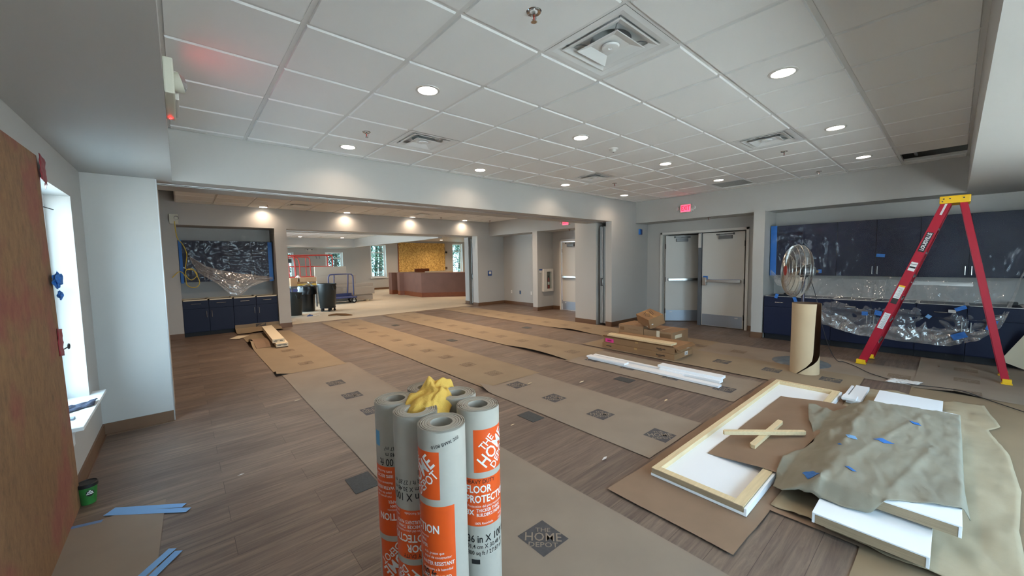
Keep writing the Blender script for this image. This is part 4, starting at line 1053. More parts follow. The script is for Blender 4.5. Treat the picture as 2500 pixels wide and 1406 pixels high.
m = MB(); m.box(-hx-.002, -hx, hy-.2, hy-.04, .015, .075); part('pink_tag', m, PINKT, t, label='fluorescent pink tag'); m = MB(); m.box(-hx-.003, -hx-.002, hy-.16, hy-.08, .033, .055); part('tag_print', m, mat('magenta_print', '8f1457', .5), t)
m = MB()
m.quad((-hx, -hy, h), (-hx, hy, h), (-hx-.02, hy, h+.025), (-hx-.02, -hy+.02, h+.02)); m.quad((-hx, -hy, h), (hx, -hy, h), (hx, -hy-.05, h-.04), (-hx, -hy-.06, h-.03))
m.quad((-hx, hy, h), (-hx+.18, hy, h), (-hx+.16, hy+.09, h-.01), (-hx, hy+.08, h-.02)); m.quad((-hx, -hy, h), (-hx+.09, -hy, h), (-hx+.03, -hy-.08, h-.07), (-hx-.02, -hy-.05, h-.06))
part('flap', m, CARDD, t, solid=.003)
for k, (xa, lb) in enumerate(((4.86, 'left of the pair'), (4.955, 'right of the pair'))):
    m = MB().box(xa, xa+.085, .33+.0*k, 1.46+.04*k, .198, .226)
    single('lumber_strip', m, PINE, 'pale pine board lying on the long cardboard boxes, %s' % lb, 'board', 'pine boards on the boxes', bev=.002)
t, hx, hy, h = carton('cardboard_box', 'plain cardboard box behind the pine boards, left one, supporting the tilted box', 5.62, 6.16, 1.225, 1.735, .011, .285, CARDL)
m = MB(); m.box(-hx-.001, -hx, hy-.12, hy-.03, .17, .23); m.box(-hx-.001, -hx, -.15, .05, .2, .206); m.box(-hx-.001, -hx, -.15, .02, .185, .19); part('print', m, CARDD, t)
t, hx, hy, h = carton('cardboard_box', 'cardboard box with torn tape behind the pine boards, right one', 5.62, 6.19, .685, 1.215, .011, .245, CARDL)
m = MB(); m.box(-hx-.001, -hx, -hy+.03, -hy+.26, .10, .2); part('dark_print', m, CARDD, t)
m = MB(); m.box(-hx-.002, -hx, hy-.3, hy-.24, .08, .235); m.box(-.2, .05, -hy-.001, -hy, .12, .18); part('torn_tape', m, SHEETW, t)
ex = Vector((.20, .35, .05)).normalized(); ey0 = Vector((.18, -.14, .075)); ey = (ey0-ex*ey0.dot(ex)).normalized(); ez = ex.cross(ey)
if ez.z < 0: ez = -ez
t = thing('cardboard_box', 'open-weave cardboard box tilted on top of the two others', 'box', (5.52, 1.03, .262), group='cardboard boxes on the floor')
t['label'] = 'cardboard box tipped at an angle on top of the others'
Mx = Matrix((ex, ey, ez)).transposed().to_4x4(); t.matrix_world = Matrix.Translation((5.52, 1.03, .28)) @ Mx
m = MB(); m.box(0, .42, 0, .29, 0, .175); part('carton', m, CARD, t, bev=.004)
m = MB(); m.box(.0, .42, .13, .17, .175, .1758); part('packing_tape', m, MATS['packing_tape'], t)
m = MB()
m.tube([(.12, .1, .1765), (.2, .06, .1765), (.26, .1, .1765), (.2, .15, .1765)], .003, 4, closed=True); m.tube([(.1, .16, .1765), (.3, .2, .1765)], .004, 4); m.tube([(.28, .08, .1765), (.34, .16, .1765)], .003, 4); m.tube([(.15, .2, .1765), (.32, .24, .1765)], .003, 4)
part('print', m, BLACKI, t)
m = MB(); m.box(-.0008, 0, .04, .07, .06, .08); m.box(.08, .11, -.0008, 0, .02, .035); part('sticker', m, LBLW, t)

# white painted trim boards
for x0, x1, y0, y1, z0, z1, lb in ((3.985, 4.075, -.67, 1.19, .011, .036, 'longest, nearest the camera'), (3.97, 4.075, .55, 1.2, .0365, .062, 'short one stacked on the left end'),
      (4.20, 4.26, -.1, 1.25, .011, .032, 'far one lying alone'), (4.085, 4.145, -.2, .75, .011, .03, 'in the middle, thin'),
      (4.15, 4.25, -.62, .14, .012, .046, 'lower block at the right end'), (4.19, 4.33, -.62, .18, .0465, .078, 'upper block at the right end')):
    m = MB().box(x0, x1, y0, y1, z0, z1)
    single('trim_board', m, MELA, 'white trim board on the third paper strip, %s' % lb, 'trim board', 'white trim boards', bev=.0015)
# ================================================================== UPTURNED WHITE PANEL
t = thing('cabinet_panel', 'long white panel lying face down, pine framed edges up like a tray', 'panel', (3.2, -1.36, .016))
m = MB(); m.box(1.78, 4.62, -1.66, -1.07, .016, .032); m.box(1.78, 4.62, -1.66, -1.645, .0325, .062); part('white_skin', m, MELA, t, world=True, bev=.0015)
m = MB(); m.box(1.785, 4.615, -1.115, -1.072, .032, .07); part('frame_rail', m, PINE, t, world=True, bev=.001)
m = MB(); m.box(1.785, 4.615, -1.642, -1.585, .032, .068); part('frame_rail', m, PINE, t, world=True, bev=.001)
for a, b_ in ((1.785, 1.835), (4.56, 4.612)):
    m = MB(); m.box(a, b_, -1.585, -1.115, .032, .07); part('frame_rail', m, PINE, t, world=True, bev=.001)
for xa in (1.781, 4.612): m = MB(); m.box(xa, xa+.004, -1.64, -1.075, .034, .068); part('plywood_end', m, PLY, t, world=True, label='layered plywood end grain')
def kf(u, v):
    P = coons([(2.32, -1.67, 0), (4.12, -1.78, 0)], [(2.33, -1.22, 0), (4.12, -1.24, 0)], [(2.32, -1.67, 0), (2.33, -1.22, 0)], [(4.12, -1.78, 0), (4.12, -1.24, 0)])(u, v)
    y = P.y; z = .074 if y < -1.585 else lerp(.074, .038, min(1, (y+1.585)/.3))
    return (P.x, P.y, z+.004*nz(P.x*3, P.y*3))
m = MB(); m.grid(kf, 40, 16); single('kraft_sheet', m, KRAFT, 'smaller brown kraft sheet lying across the upturned white panel', 'kraft paper', smooth=True)
def stick(label, a, b, w, h):
    a = Vector(a); b = Vector(b); d = (b-a).normalized(); n = Vector((-d.y, d.x, 0)).normalized(); L_ = (b-a).length
    m = MB(); T = T_axes(a, d, n)
    m.prism([(0, -w/2), (L_-.02, -w/2), (L_, -w/2+.012), (L_, w/2), (.02, w/2), (0, w/2-.015)], 0, h, T=T)
    return single('lumber_stick', m, PINE, label, 'stick', bev=.001)
stick('pale pine stick lying under another on the small kraft sheet', (2.60, -1.435, .060), (3.27, -1.45, .060), .042, .028)
stick('pale pine stick crossing on top of another on the small kraft sheet', (2.63, -1.22, .090), (3.09, -1.66, .090), .04, .028)

# ================================================================== BOARDS UNDER THE DROP CLOTH
def board(label, x0, x1, y0, y1, z0, z1, rz=0):
    cx, cy = (x0+x1)/2, (y0+y1)/2; hx, hy = (x1-x0)/2, (y1-y0)/2
    t = thing('shelf_board', label, 'board', (cx, cy, z0), rz, 'white boards stacked under the cloth'); h = z1-z0
    m = MB(); m.box(-hx, hx, -hy, hy, h-.008, h); m.box(-hx, hx, -hy, -hy+.012, 0, h-.0085); m.box(-hx, hx, hy-.012, hy, 0, h-.0085); part('white_skin', m, MELA, t, bev=.0015)
    m = MB(); m.box(-hx+.002, hx-.002, -hy+.013, hy-.013, 0, h-.008); part('plywood_core', m, PLY, t, label='layered plywood edge')
    return t
board('white board sticking out lowest at the near end of the cloth-covered stack', 1.93, 4.78, -2.365, -1.93, .058, .115)
board('white board sticking out on top, just under the cloth at the near end', 2.175, 4.13, -2.46, -2.0, .135, .195)
m = MB(); m.box(2.3, 4.0, -2.35, -2.0, .115, .135); single('spacer_board', m, PLY, 'plywood spacer hidden between the stacked white boards', 'board')
m = MB()
for x in (2.3, 3.3, 4.4): m.box(x, x+.09, -2.33, -1.96, .028, .058)
single('spacer_block', m, PLY, 'wood spacers holding the lowest white board off the cloth', 'block')
for x0, x1, y0, y1, z0, z1, lb in ((4.4, 5.02, -1.83, -1.72, .026, .062, 'wide one'), (4.36, 4.5, -1.80, -1.69, .0625, .085, 'short one on top'), (4.45, 4.98, -1.71, -1.685, .026, .06, 'thin strip')):
    m = MB().box(x0, x1, y0, y1, z0, z1); single('trim_block', m, MELA, 'white trim piece between the panel and the stacked boards, %s' % lb, 'trim piece', 'white pieces beside the stack', bev=.002)
# cream drop cloth on the floor
def c2(u, v):
    B = [(1.98, -2.66, 0), (1.97, -2.3, 0), (2.0, -1.95, 0), (2.0, -1.72, 0)]
    T_ = [(5.22, -2.62, 0), (5.1, -2.3, 0), (5.18, -2.0, 0), (5.08, -1.68, 0)]
    L_ = [(1.98, -2.66, 0), (2.7, -2.66, 0), (3.26, -2.72, 0), (3.86, -2.70, 0), (4.45, -2.63, 0), (4.6, -2.7, 0), (5.22, -2.62, 0)]
    R__ = [(2.0, -1.72, 0), (3.4, -1.74, 0), (5.08, -1.68, 0)]
    p = coons(B, T_, L_, R__)(u, v)
    e = .016*abs(nz(p.x*2.2, p.y*7))+.010*abs(nz(p.x*6, p.y*15, 3))+.03*max(0, nz(p.x*1.3+p.y*2.5, p.y*4-p.x, 4))*(1 if p.y < -2.45 or p.x < 2.1 or p.x > 4.6 else .25)
    return (p.x+.01*nz(p.y*2, 3), p.y+.012*nz(p.x*1.5, p.y*2), .016+e)
m = MB(); m.grid(c2, 40, 130)
single('drop_cloth', m, CANV2, 'cream canvas drop cloth spread on the floor under the stacked boards', 'drop cloth', solid=.003, smooth=True)
# grey drop cloth over the stack
def c1(u, v):
    # u: left -> right in the picture, v: near -> far
    near = [(2.16, -1.69, 0), (2.09, -1.75, 0), (2.11, -1.84, 0), (2.10, -1.93, 0), (2.09, -2.05, 0), (2.12, -2.15, 0), (2.24, -2.26, 0), (2.30, -2.36, 0), (2.36, -2.462, 0), (2.40, -2.49, 0)]
    far = [(3.87, -1.52, 0), (3.86, -1.69, 0), (3.98, -1.86, 0), (4.08, -2.37, 0), (4.10, -2.465, 0)]
    left = [(2.16, -1.69, 0), (2.36, -1.66, 0), (2.59, -1.64, 0), (2.77, -1.68, 0), (2.97, -1.73, 0), (3.15, -1.71, 0), (3.44, -1.61, 0), (3.87, -1.52, 0)]
    right = [(2.40, -2.49, 0), (2.6, -2.470, 0), (3.22, -2.468, 0), (4.10, -2.463, 0)]
    p = coons(near, far, left, right)(u, v); x, y = p.x, p.y
    top = .205
    d = max(0, (-1.93)-y if False else y-(-1.93))          # left of the stack crest
    z = top-.62*d
    if x < 2.165: z = min(z, top-(2.165-x)*1.5)
    if y < -2.462: z -= (-2.462-y)*2.4
    base_ = .088 if (y > -1.665 and x < 4.2) else (.125 if -2.38 < y < -1.92 else .03)
    if y > -1.93 and y < -1.665: base_ = .035+(.05*max(0, (y+1.75)/.085) if x > 2.3 else 0)
    z = max(z, base_)
    w = (.009 if (y < -1.93 and y > -2.46) else .018)
    z += w*nz(x*3.0+y*4, y*9-x*2, 2)+.35*w*nz(x*9, y*16, 8)+.0045*nz(x*5+y*14, y*34-x*9, 5)
    if y > -1.93: z += .030*max(0, nz(x*2.0-y*3, y*11+x*3, 6))+.02*max(0, nz(x*5, y*14, 9))
    z += .007*math.exp(-(((y+2.25)-(x-2.6)*-.16)/.018)**2)*(1 if 2.3 < x < 3.2 else 0)
    z += .006*math.exp(-(((y+2.12)-(x-3.2)*-.22)/.02)**2)*(1 if 2.6 < x < 3.9 else 0)
    return (x, y, max(z, .024))
NU, NV = 90, 150
G1 = [[list(c1(i/NU, j/NV)) for i in range(NU+1)] for j in range(NV+1)]
for _ in range(3):
    Z_ = [[p[2] for p in row] for row in G1]
    for j in range(1, NV):
        for i in range(1, NU): G1[j][i][2] = .4*Z_[j][i]+.15*(Z_[j-1][i]+Z_[j+1][i]+Z_[j][i-1]+Z_[j][i+1])
for row in G1[1:-1]:
    for p in row[1:-1]:
        x, y = p[0], p[1]; k = 1 if y < -1.93 else 1.6
        p[2] += .5*k*(.0035*nz(x*4+y*10, y*30-x*8, 5)+.003*max(0, 1-abs(nz(x*2.4+y*3.5, y*9-x*3, 9))*7)+.0022*max(0, 1-abs(nz(x*5-y*2, y*15+x*2, 3))*6))
m = MB(); m.grid(lambda u, v: tuple(G1[int(round(v*NV))][int(round(u*NU))]), NU, NV)
def cloth_z(x, y): return min(((p[0]-x)**2+(p[1]-y)**2, p[2]) for row in G1 for p in row)[1]
single('drop_cloth', m, CANV, 'grey canvas drop cloth with bits of blue tape draped over the white boards', 'drop cloth', solid=.003, smooth=True)
def czt(x, y): 
    return .213 if y < -1.93 else max(.1, .213-.62*(y+1.93))
for k, (x, y, a, w_, l_, lb) in enumerate(((2.24, -1.86, .5, .05, .10, 'large piece near the left corner'), (2.97, -1.95, .3, .05, .07, 'crumpled pale piece left of the middle'), (3.04, -2.11, 1.0, .055, .07, 'piece at the middle'), (3.60, -2.235, .4, .045, .05, 'piece nearest the far right corner'), (2.42, -2.02, .8, .02, .055, 'thin sliver'), (2.80, -1.91, .5, .015, .025, 'tiniest bit'))):
    def tp(u, v):
        dx = (u-.5)*l_+(v-.5)*w_*.4; dy = (v-.5)*w_; px = x+dx*cos(a)-dy*sin(a); py = y+dx*sin(a)+dy*cos(a)
        return (px, py, cloth_z(px, py)+.0045)
    m = MB(); m.grid(tp, 4, 3)
    single('tape_scrap', m, BTAPE if k != 1 else BTAPEL, 'scrap of blue tape on the grey drop cloth, %s' % lb, 'tape', 'tape scraps on the drop cloth', solid=.001)
# rag and cord by the boards
def ragf(u, v):
    x = 5.62+.2*u+.05*v; y = -1.9-.26*v-.04*u
    return (x, y, .012+.035*abs(nz(u*3, v*3, 2))*(1-abs(2*u-1)**2)+.012*abs(nz(u*9, v*9, 4)))
m = MB(); m.grid(ragf, 24, 30); single('rag', m, RAG, 'crumpled white rag lying on the fan cord', 'rag', smooth=True, solid=.002)
# ================================================================== PEDESTAL FAN
FP = Vector((5.97, -1.01, 0)); fn_ = Vector((-.50, .866, .05)).normalized(); FC = Vector((5.882, -.90, 1.30))
t = thing('pedestal_fan', 'tall pedestal fan with a round wire cage and red hub badge', 'fan', tuple(FP))
Rz = fn_.to_track_quat('Z', 'Y').to_matrix().to_4x4()
TF = Matrix.Translation(FC-FP) @ Rz       # local z = blowing direction
m = MB(); m.lathe([(0, .04), (.05, .04), (.06, .03), (.24, .028), (.29, .022), (.335, .006), (.335, 0)], 48); part('base_disc', m, GALV, t, smooth=True, label='dusty round metal base')
m = MB(); m.lathe([(.027, .03), (.027, .75)], 20); part('pole', m, mat('pole_brown', '3a2c29', .4), t, smooth=True)
m = MB(); m.lathe([(.02, .7), (.02, 1.22), (0, 1.23)], 20); part('upper_pole', m, mat('pole_dark', '4a4450', .35, metal=.5), t, smooth=True); 
m = MB(); m.lathe([(.033, .70), (.033, .76), (.02, .77)], 18); part('height_collar', m, BLACK, t, smooth=True)
R_ = .362
m = MB(); m.lathe([(0, -.26), (.06, -.255), (.085, -.22), (.09, -.10), (.05, -.07), (0, -.07)], 28, T=TF); part('motor', m, DGREY, t, smooth=True)
m = MB(); a = TF @ Vector((0, 0, -.16)); m.tube([(0, 0, 1.18), (a.x*.5, a.y*.5, 1.22), tuple(a-Vector((0,0,.06)))], .022, 10); m.tube([tuple(TF @ Vector((-.03, -.1, -.16))), tuple(TF @ Vector((-.03, -.16, -.17)))], .006, 8); part('neck', m, DGREY, t)
m = MB()
for s in (.02, -.015): p = TF @ Vector((s, s*.5, -.255)); q = TF @ Vector((s, s*.5, -.31)); m.tube([tuple(p), tuple(q)], .005, 8)
part('pull_knob', m, mat('brass', 'c9a45a', .3, metal=1), t)
# guard cage: front and back wires
def wires(front):
    m = MB(); n = 110
    for i in range(n):
        a = 2*pi*i/n; tw = .10
        P = []
        for r, z in ([(.07, .085), (.18, .08), (.29, .055), (.345, .02), (R_, -.03)] if front else [(R_, -.03), (.355, -.09), (.31, -.135), (.2, -.165), (.085, -.17)]):
            P.append(TF @ Vector((r*cos(a+tw*r*2), r*sin(a+tw*r*2), z)))
        m.tube(P, .0018, 3)
    for r, z in ([(.075, .086), (.15, .083), (.225, .07), (.30, .052), (.345, .02)] if front else [(.09, -.17), (.2, -.166), (.31, -.136), (.355, -.09)]):
        m.tube([tuple(TF @ Vector((r*cos(2*pi*k/48), r*sin(2*pi*k/48), z))) for k in range(48)], .003, 5, closed=True)
    return m
part('front_guard', wires(True), NICK, t, label='fine chrome wire front guard')
part('back_guard', wires(False), NICK, t, label='fine chrome wire back guard')
m = MB(); m.tube([tuple(TF @ Vector((R_*cos(2*pi*k/64), R_*sin(2*pi*k/64), -.03))) for k in range(64)], .0055, 8, closed=True); part('rim_ring', m, NICK, t)
m = MB(); m.lathe([(0, .098), (.055, .095), (.07, .085), (.072, .078)], 32, T=TF); part('hub_badge', m, FANR, t, smooth=True, label='red hub badge')
for k in range(3):
    def bl(u, v, k=k):
        r = .04+.27*u; w = .30*(1-abs(2*v-1)**4*.1)*(.45+.55*sin(pi*min(1, u*.9+.1)))
        a = 2*pi*k/3+(v-.5)*w/max(r, .1)*.55+u*.35
        z = -.045+(.5-v)*.10*(1-.3*u)
        return tuple(TF @ Vector((r*cos(a), r*sin(a), z)))
    m = MB(); m.grid(bl, 12, 10); part('blade', m, mat('blade_aluminium', 'b9b3a4', .4, metal=.6), t, smooth=True, solid=.002)
m = MB(); m.lathe([(0, -.02), (.045, -.022), (.05, -.07), (0, -.075)], 24, T=TF); part('blade_hub', m, DGREY, t, smooth=True)
pts = [(5.80, -1.13, 1.16), (5.83, -1.17, 1.0), (5.87, -1.20, .83), (5.95, -1.24, .55), (6.12, -1.30, .22), (6.27, -1.36, .04), (6.35, -1.42, .018), (6.2, -1.55, .018), (5.92, -1.72, .018), (5.78, -1.87, .018), (5.68, -2.02, .016), (5.66, -2.16, .02), (5.67, -2.32, .03), (5.61, -2.5, .045), (5.55, -2.64, .018), (5.45, -2.72, .018), (5.28, -2.87, .018), (5.05, -3.1, .018)]
m = MB(); m.tube(smoothpts(pts, 8), .0045, 7); single('fan_cord', m, CORD, 'dark power cord trailing from the fan across the floor papers', 'cord', smooth=True)

# ================================================================== CURLED PAPER TUBE IN FRONT OF THE FAN
tx_, ty_ = 5.42, -1.17; va = atan2(CY-ty_, CX-tx_)
def gap(z):
    K = [(0, -32, -28), (.10, 5, 16), (.18, 26, 58), (.26, 30, 86), (.45, 32, 90), (.60, 33, 88), (.80, 36, 82), (.90, 38, 78)]
    for (z0, a0, b0), (z1, a1, b1) in zip(K, K[1:]):
        if z <= z1: k = (z-z0)/(z1-z0); return lerp(a0, a1, k), lerp(b0, b1, k)
    return K[-1][1:]
H_ = .895
def tubef(u, v):
    z = H_*v; a0, a1 = gap(z)
    jag = 2.5*nz(z*30, 1)+2*nz(z*70, 5) if u > .98 else 0
    r = .158-.012*u
    # from the torn edge (right side) all the way round to the straight front edge
    ang = lerp(a0, a1-360, u)+jag
    r = lerp(.160, .147, u)
    A = va+radians(ang)
    return (tx_+r*cos(A), ty_+r*sin(A), z*1.0+.011)
m = MB(); m.grid(tubef, 120, 60)
m.grid(lambda u, v: (lambda p: (tx_+(p[0]-tx_)*.985, ty_+(p[1]-ty_)*.985, p[2]))(tubef(u, v)), 120, 60, 1)
single('paper_tube', m, [mat('tube_paper', 'c0a887', .75, noise_s=2, noise_a=.1), mat('tube_inside', '5d4634', .85)], 'knee-high-plus curl of brown paper standing upright with a torn edge, in front of the fan', 'paper tube', smooth=True)

# ================================================================== STEP LADDER
t = thing('step_ladder', 'tall red fibreglass step ladder with a yellow top, standing open', 'ladder', (6.66, -2.15, .01))
O = Vector((6.66, -2.15, .01))
XN, XF = 6.43, 6.90                     # near and far side at the feet
TN, TFX = 6.52, 6.83                    # near and far side at the top
ZT = 2.12
def channel(m, a, b, w, th, d, out):
    """C channel rail from a to b: w = width along d, thickness th along out"""
    a = Vector(a)-O; b = Vector(b)-O; ax = (b-a).normalized(); d = Vector(d); d = (d-ax*d.dot(ax)).normalized(); o = ax.cross(d); 
    if o.dot(Vector(out)) < 0: o = -o
    L_ = (b-a).length
    T = Matrix((ax, d, o)).transposed().to_4x4(); T.translation = a
    m.box(0, L_, -w/2, w/2, -.003, .003, 0, T); m.box(0, L_, -w/2, -w/2+.004, -th, .003, 0, T); m.box(0, L_, w/2-.004, w/2, -th, .003, 0, T)
    return T, L_
rails = {}
for nm, xa, xb, ya, yb, w, out in (('n', XN, TN, -1.605, -2.285, .092, (-1, 0, 0)), ('f', XF, TFX, -1.64, -2.285, .092, (1, 0, 0))):
    m = MB(); T, L_ = channel(m, (xa, ya, .05), (xb, yb, ZT), w, .030, (0, 1, 0), out); rails[nm] = (T, L_)
    part('front_rail', m, FGLASS, t, bev=.001)
for nm, xa, xb, ya, yb, out in (('n', XN, TN, -2.815, -2.42, (-1, 0, 0)), ('f', XF, TFX, -2.815, -2.42, (1, 0, 0))):
    m = MB(); channel(m, (xa, ya, .05), (xb, yb, ZT), .062, .026, (0, 1, 0), out); part('rear_rail', m, FGLASS, t, bev=.001)
for (x, y, w) in ((XN, -1.59, .11), (XF, -1.625, .11), (XN, -2.825, .085), (XF, -2.825, .085)):
    m = MB(); q = Vector((x, y, .01))-O; m.box(q.x-.03, q.x+.03, q.y-w/2, q.y+w/2, 0, .012); m.box(q.x-.03, q.x+.03, q.y-w/2+.008, q.y+w/2-.008, .012, .06); part('rubber_foot', m, YEL, t, bev=.004, label='yellow plastic foot')
for k in range(6):
    f_ = (k+1)/7.0; z = .05+f_*(ZT-.05)*1.0; y = lerp(-1.62, -2.285, f_); x0 = lerp(XN, TN, f_); x1 = lerp(XF, TFX, f_)
    m = MB(); T = Matrix.Translation(Vector(((x0+x1)/2, y, z))-O); hx = (x1-x0)/2-.004
    m.box(-hx, hx, -.045, .04, -.004, .0, 0, T); m.box(-hx, hx, -.045, -.041, -.028, 0, 0, T); m.box(-hx, hx, .036, .04, -.028, 0, 0, T)
    for j in range(6): m.box(-hx, hx, -.04+.014*j, -.036+.014*j, 0, .002, 0, T)
    s = part('step', m, ALU, t)
for k in range(4):
    f_ = (k+1)/5.0; z = .05+f_*(ZT-.05); y = lerp(-2.815, -2.42, f_); x0 = lerp(XN, TN, f_); x1 = lerp(XF, TFX, f_)
    m = MB(); a = Vector((x0, y, z))-O; b_ = Vector((x1, y, z))-O; m.tube([tuple(a), tuple(b_)], .011, 8); part('rear_brace', m, ALU, t)
for x in (6.485, 6.855):
    m = MB(); m.box(x-6.66-.003, x-6.66+.003, -2.04+2.15, -2.29+2.15, 1.105, 1.13); m.box(x-6.66-.003, x-6.66+.003, -2.27+2.15, -2.535+2.15, 1.10, 1.125); m.cyl((x-6.66-.006, -2.28+2.15, 1.115), (x-6.66+.006, -2.28+2.15, 1.115), .014, 12)
    part('spreader_bar', m, ALU, t)
m = MB(); m.box(6.49-6.66, 6.86-6.66, -2.475+2.15, -2.225+2.15, 2.10, 2.19)
part('top_cap', m, YEL, t, bev=.012, label='yellow moulded top cap')
m = MB()
for y in (-2.26, -2.31, -2.42): m.cyl((6.488-6.66, y+2.15, 2.155), (6.484-6.66, y+2.15, 2.155), .008, 10)
m.cyl((6.488-6.66, -2.25+2.15, 2.125), (6.484-6.66, -2.25+2.15, 2.125), .007, 10)
part('rivet', m, DGREY, t)
# decals on the near rail: frame along the rail
T, L_ = rails['n']
ax = T.to_3x3() @ Vector((1, 0, 0)); dd = T.to_3x3() @ Vector((0, 1, 0)); oo = T.to_3x3() @ Vector((0, 0, 1))
def decal(name, s0, s1, w0, w1, mt, par, lift=.0038, label=None):
    m = MB(); m.box(s0*L_, s1*L_, w0, w1, .003, lift, 0, T); return part(name, m, mt, par, label=label)
REDP = [c for c in bpy.data.objects if c.parent == t and c.name.startswith('front_rail')][0]
def zf(z): return (z-.05)/(ZT-.05)
decal('brand_plate', zf(1.53), zf(1.77), -.028, .03, BLACKI, REDP, label='black maker plate')
m = MB(); cc = T @ Vector((L_*zf(1.655), .0, .0045)); put_text(m, 'LOUISVILLE', tuple(cc), tuple(ax), tuple(-dd) if (ax.cross(-dd)).dot(oo) > 0 else tuple(dd), .052, bold=.02, sx=.85); part('brand_lettering', m, WHITEI, REDP)
decal('warning_label', zf(1.29), zf(1.40), -.032, .03, LBLW, REDP, label='white and black warning label'); decal('label_print', zf(1.325), zf(1.345), -.03, .028, BLACKI, REDP, .0045); decal('label_print', zf(1.37), zf(1.376), -.03, .028, BLACKI, REDP, .0045)
decal('warning_label', zf(.93), zf(1.08), -.03, .03, LBLW, REDP, label='white text label'); decal('label_print', zf(.86), zf(.93), -.03, .03, BLACKI, REDP)
decal('label_print', zf(1.08), zf(1.10), -.03, .03, YEL, REDP)
decal('warning_label', zf(.52), zf(.73), -.03, .03, LBLW, REDP, label='long white instruction label')
m = MB()
for k in range(16):
    s0 = zf(.535+.0115*k); m.box(s0*L_, s0*L_+.003, -.024, .022-.01*(k % 3), .004, .0046, 0, T)
for k in range(10):
    s0 = zf(.945+.0125*k); m.box(s0*L_, s0*L_+.003, -.024, .022-.01*(k % 3), .004, .0046, 0, T)
part('label_print', m, DGREY, REDP)
decal('strap_label', zf(1.98), zf(2.118), -.012, .008, LBLW, REDP, label='narrow white label')
m = MB()
for y in (-2.03, -2.07): m.cyl((6.462-6.66, y+2.15, 1.135), (6.455-6.66, y+2.15, 1.135), .007, 10)
for z in (1.10, 1.14): m.cyl((6.465-6.66, -2.515+2.15, z), (6.455-6.66, -2.515+2.15, z), .007, 10)
part('rivet', m, NICK, t)

# ================================================================== PLASTIC SHEETING ON THE RIGHT CABINETS
def bot(y):
    K = [(-.10, 1.2), (-.28, .98), (-.42, .92), (-.66, .62), (-.98, .37), (-1.42, .25), (-1.9, .22), (-2.39, .22), (-2.64, .34), (-2.81, .53), (-2.90, .85), (-2.99, 1.25)]
    for (y0, z0), (y1, z1) in zip(K, K[1:]):
        if y >= y1: return lerp(z0, z1, (y-y0)/(y1-y0))
    return 1.3
def filmf(u, v):
    y = -.13-2.86*u; zb = bot(y); z = lerp(2.055, zb, v)
    # falls from the wall cabinets, then bellies out in front of the base cabinets
    f = max(0, min(1, (1.16-z)/.5)); x = 7.755-.34*f
    if z > 1.16: x = 7.765
    pins = [(-.44, .80), (-.80, .77), (-1.64, .60), (-2.19, .64), (-2.48, .77), (-2.47, .40), (-2.8, .55)]
    w = 0
    for py, pz in pins:
        d2 = ((y-py)/.25)**2+((z-pz)/.28)**2; ang = atan2(z-pz, y-py)
        w += .02*sin(ang*11+py*9)*math.exp(-d2)*min(1, d2*3); x += .06*math.exp(-d2*2.5)
    amp = .0 if z > 1.9 else (.008 if z > 1.16 else .05)
    x += w*(1 if z < 1.3 else .2)
    x += amp*nz(y*4, z*3, 1)+amp*.45*nz(y*11, z*8, 5)+amp*.22*nz(y*26, z*18, 7)
    if z < zb+.14: x += .05*((zb+.14-z)/.14)*nz(y*9, 3)
    return (min(x, 7.768), y, z)
m = MB(); m.grid(filmf, 220, 150)
m.m = [0 if m.v[f[0]][2] < 1.12 else 1 for f in m.f]
t_film = single('plastic_sheet', m, [FILM, FILMT], 'clear plastic sheeting taped over the right-hand cabinets, sagging at the bottom', 'plastic sheet', smooth=True)
m = MB(); m.grid(lambda u, v: (lambda p: (p[0]-.012-.02*abs(nz(u*40, v*3)), p[1], p[2]-.0))(filmf(u, 1-.11*v*(1+.5*nz(u*12, 3)))), 220, 8); part('bunched_hem', m, FILMB, t_film, world=True, smooth=True, label='whitish bunched hem')
# tape holding the film
def tpatch(y, z, w_, h_, lb, rot=0, x=None, mt=BTAPE):
    m = MB(); T = Matrix.Translation((x, y, z)) @ Matrix.Rotation(rot, 4, 'X')
    m.grid(lambda u, v: tuple(T @ Vector((-.006*nz(u*4, v*4, y), (u-.5)*w_, (v-.5)*h_))), 6, 6)
    single('tape_patch', m, mt, 'blue tape patch on the right-hand plastic sheeting, %s' % lb, 'tape', 'tape on the plastic sheeting', solid=.001)
tpatch(-1.61, 1.49, .10, .05, 'highest one on the wall cabinet doors', .1, 7.755)
tpatch(-.86, 1.235, .05, .06, 'beside the fan cage', 0, 7.75)
tpatch(-.32, .80, .05, .08, 'at the first base cabinet', .3, 7.43)
tpatch(-.60, .74, .05, .12, 'just right of the fan pole', -.3, 7.42)
tpatch(-1.50, .60, .07, .06, 'left of the ladder, lower', 0, 7.38)
tpatch(-1.65, .62, .08, .07, 'left of the ladder, next to the rail', .2, 7.38)
tpatch(-2.17, .62, .05, .05, 'pinned knot between the ladder legs', .6, 7.36, BTAPEL)
tpatch(-2.46, .76, .11, .05, 'dark twisted piece at the counter edge', -.5, 7.36)
tpatch(-2.46, .38, .14, .08, 'long crumpled piece low near the right leg', -.5, 7.375)
tpatch(-2.73, .56, .07, .14, 'right of the ladder leg', .3, 7.36)
m = MB(); m.box(7.395, 7.40, -2.42, -2.35, .69, .73); single('paper_label', m, LBLW, 'small white label stuck on a base cabinet behind the plastic', 'label')
m = MB(); m.box(7.95, 8.02, -.50, -.30, .792, .815); single('dark_box', m, BLACK, 'small black object on the bare top of the first base cabinet', 'box')
m = MB(); m.box(7.85, 8.0, -2.96, -2.88, .792, .83); single('dark_box', m, BLACK, 'small black object on the base cabinet at the right picture edge', 'box')
m = MB().add([(6.95, -2.89, .50), (6.9, -3.1, .56), (7.3, -3.2, .62), (7.3, -3.05, .18), (7.1, -2.98, .25)], [(0, 1, 2, 3, 4)])
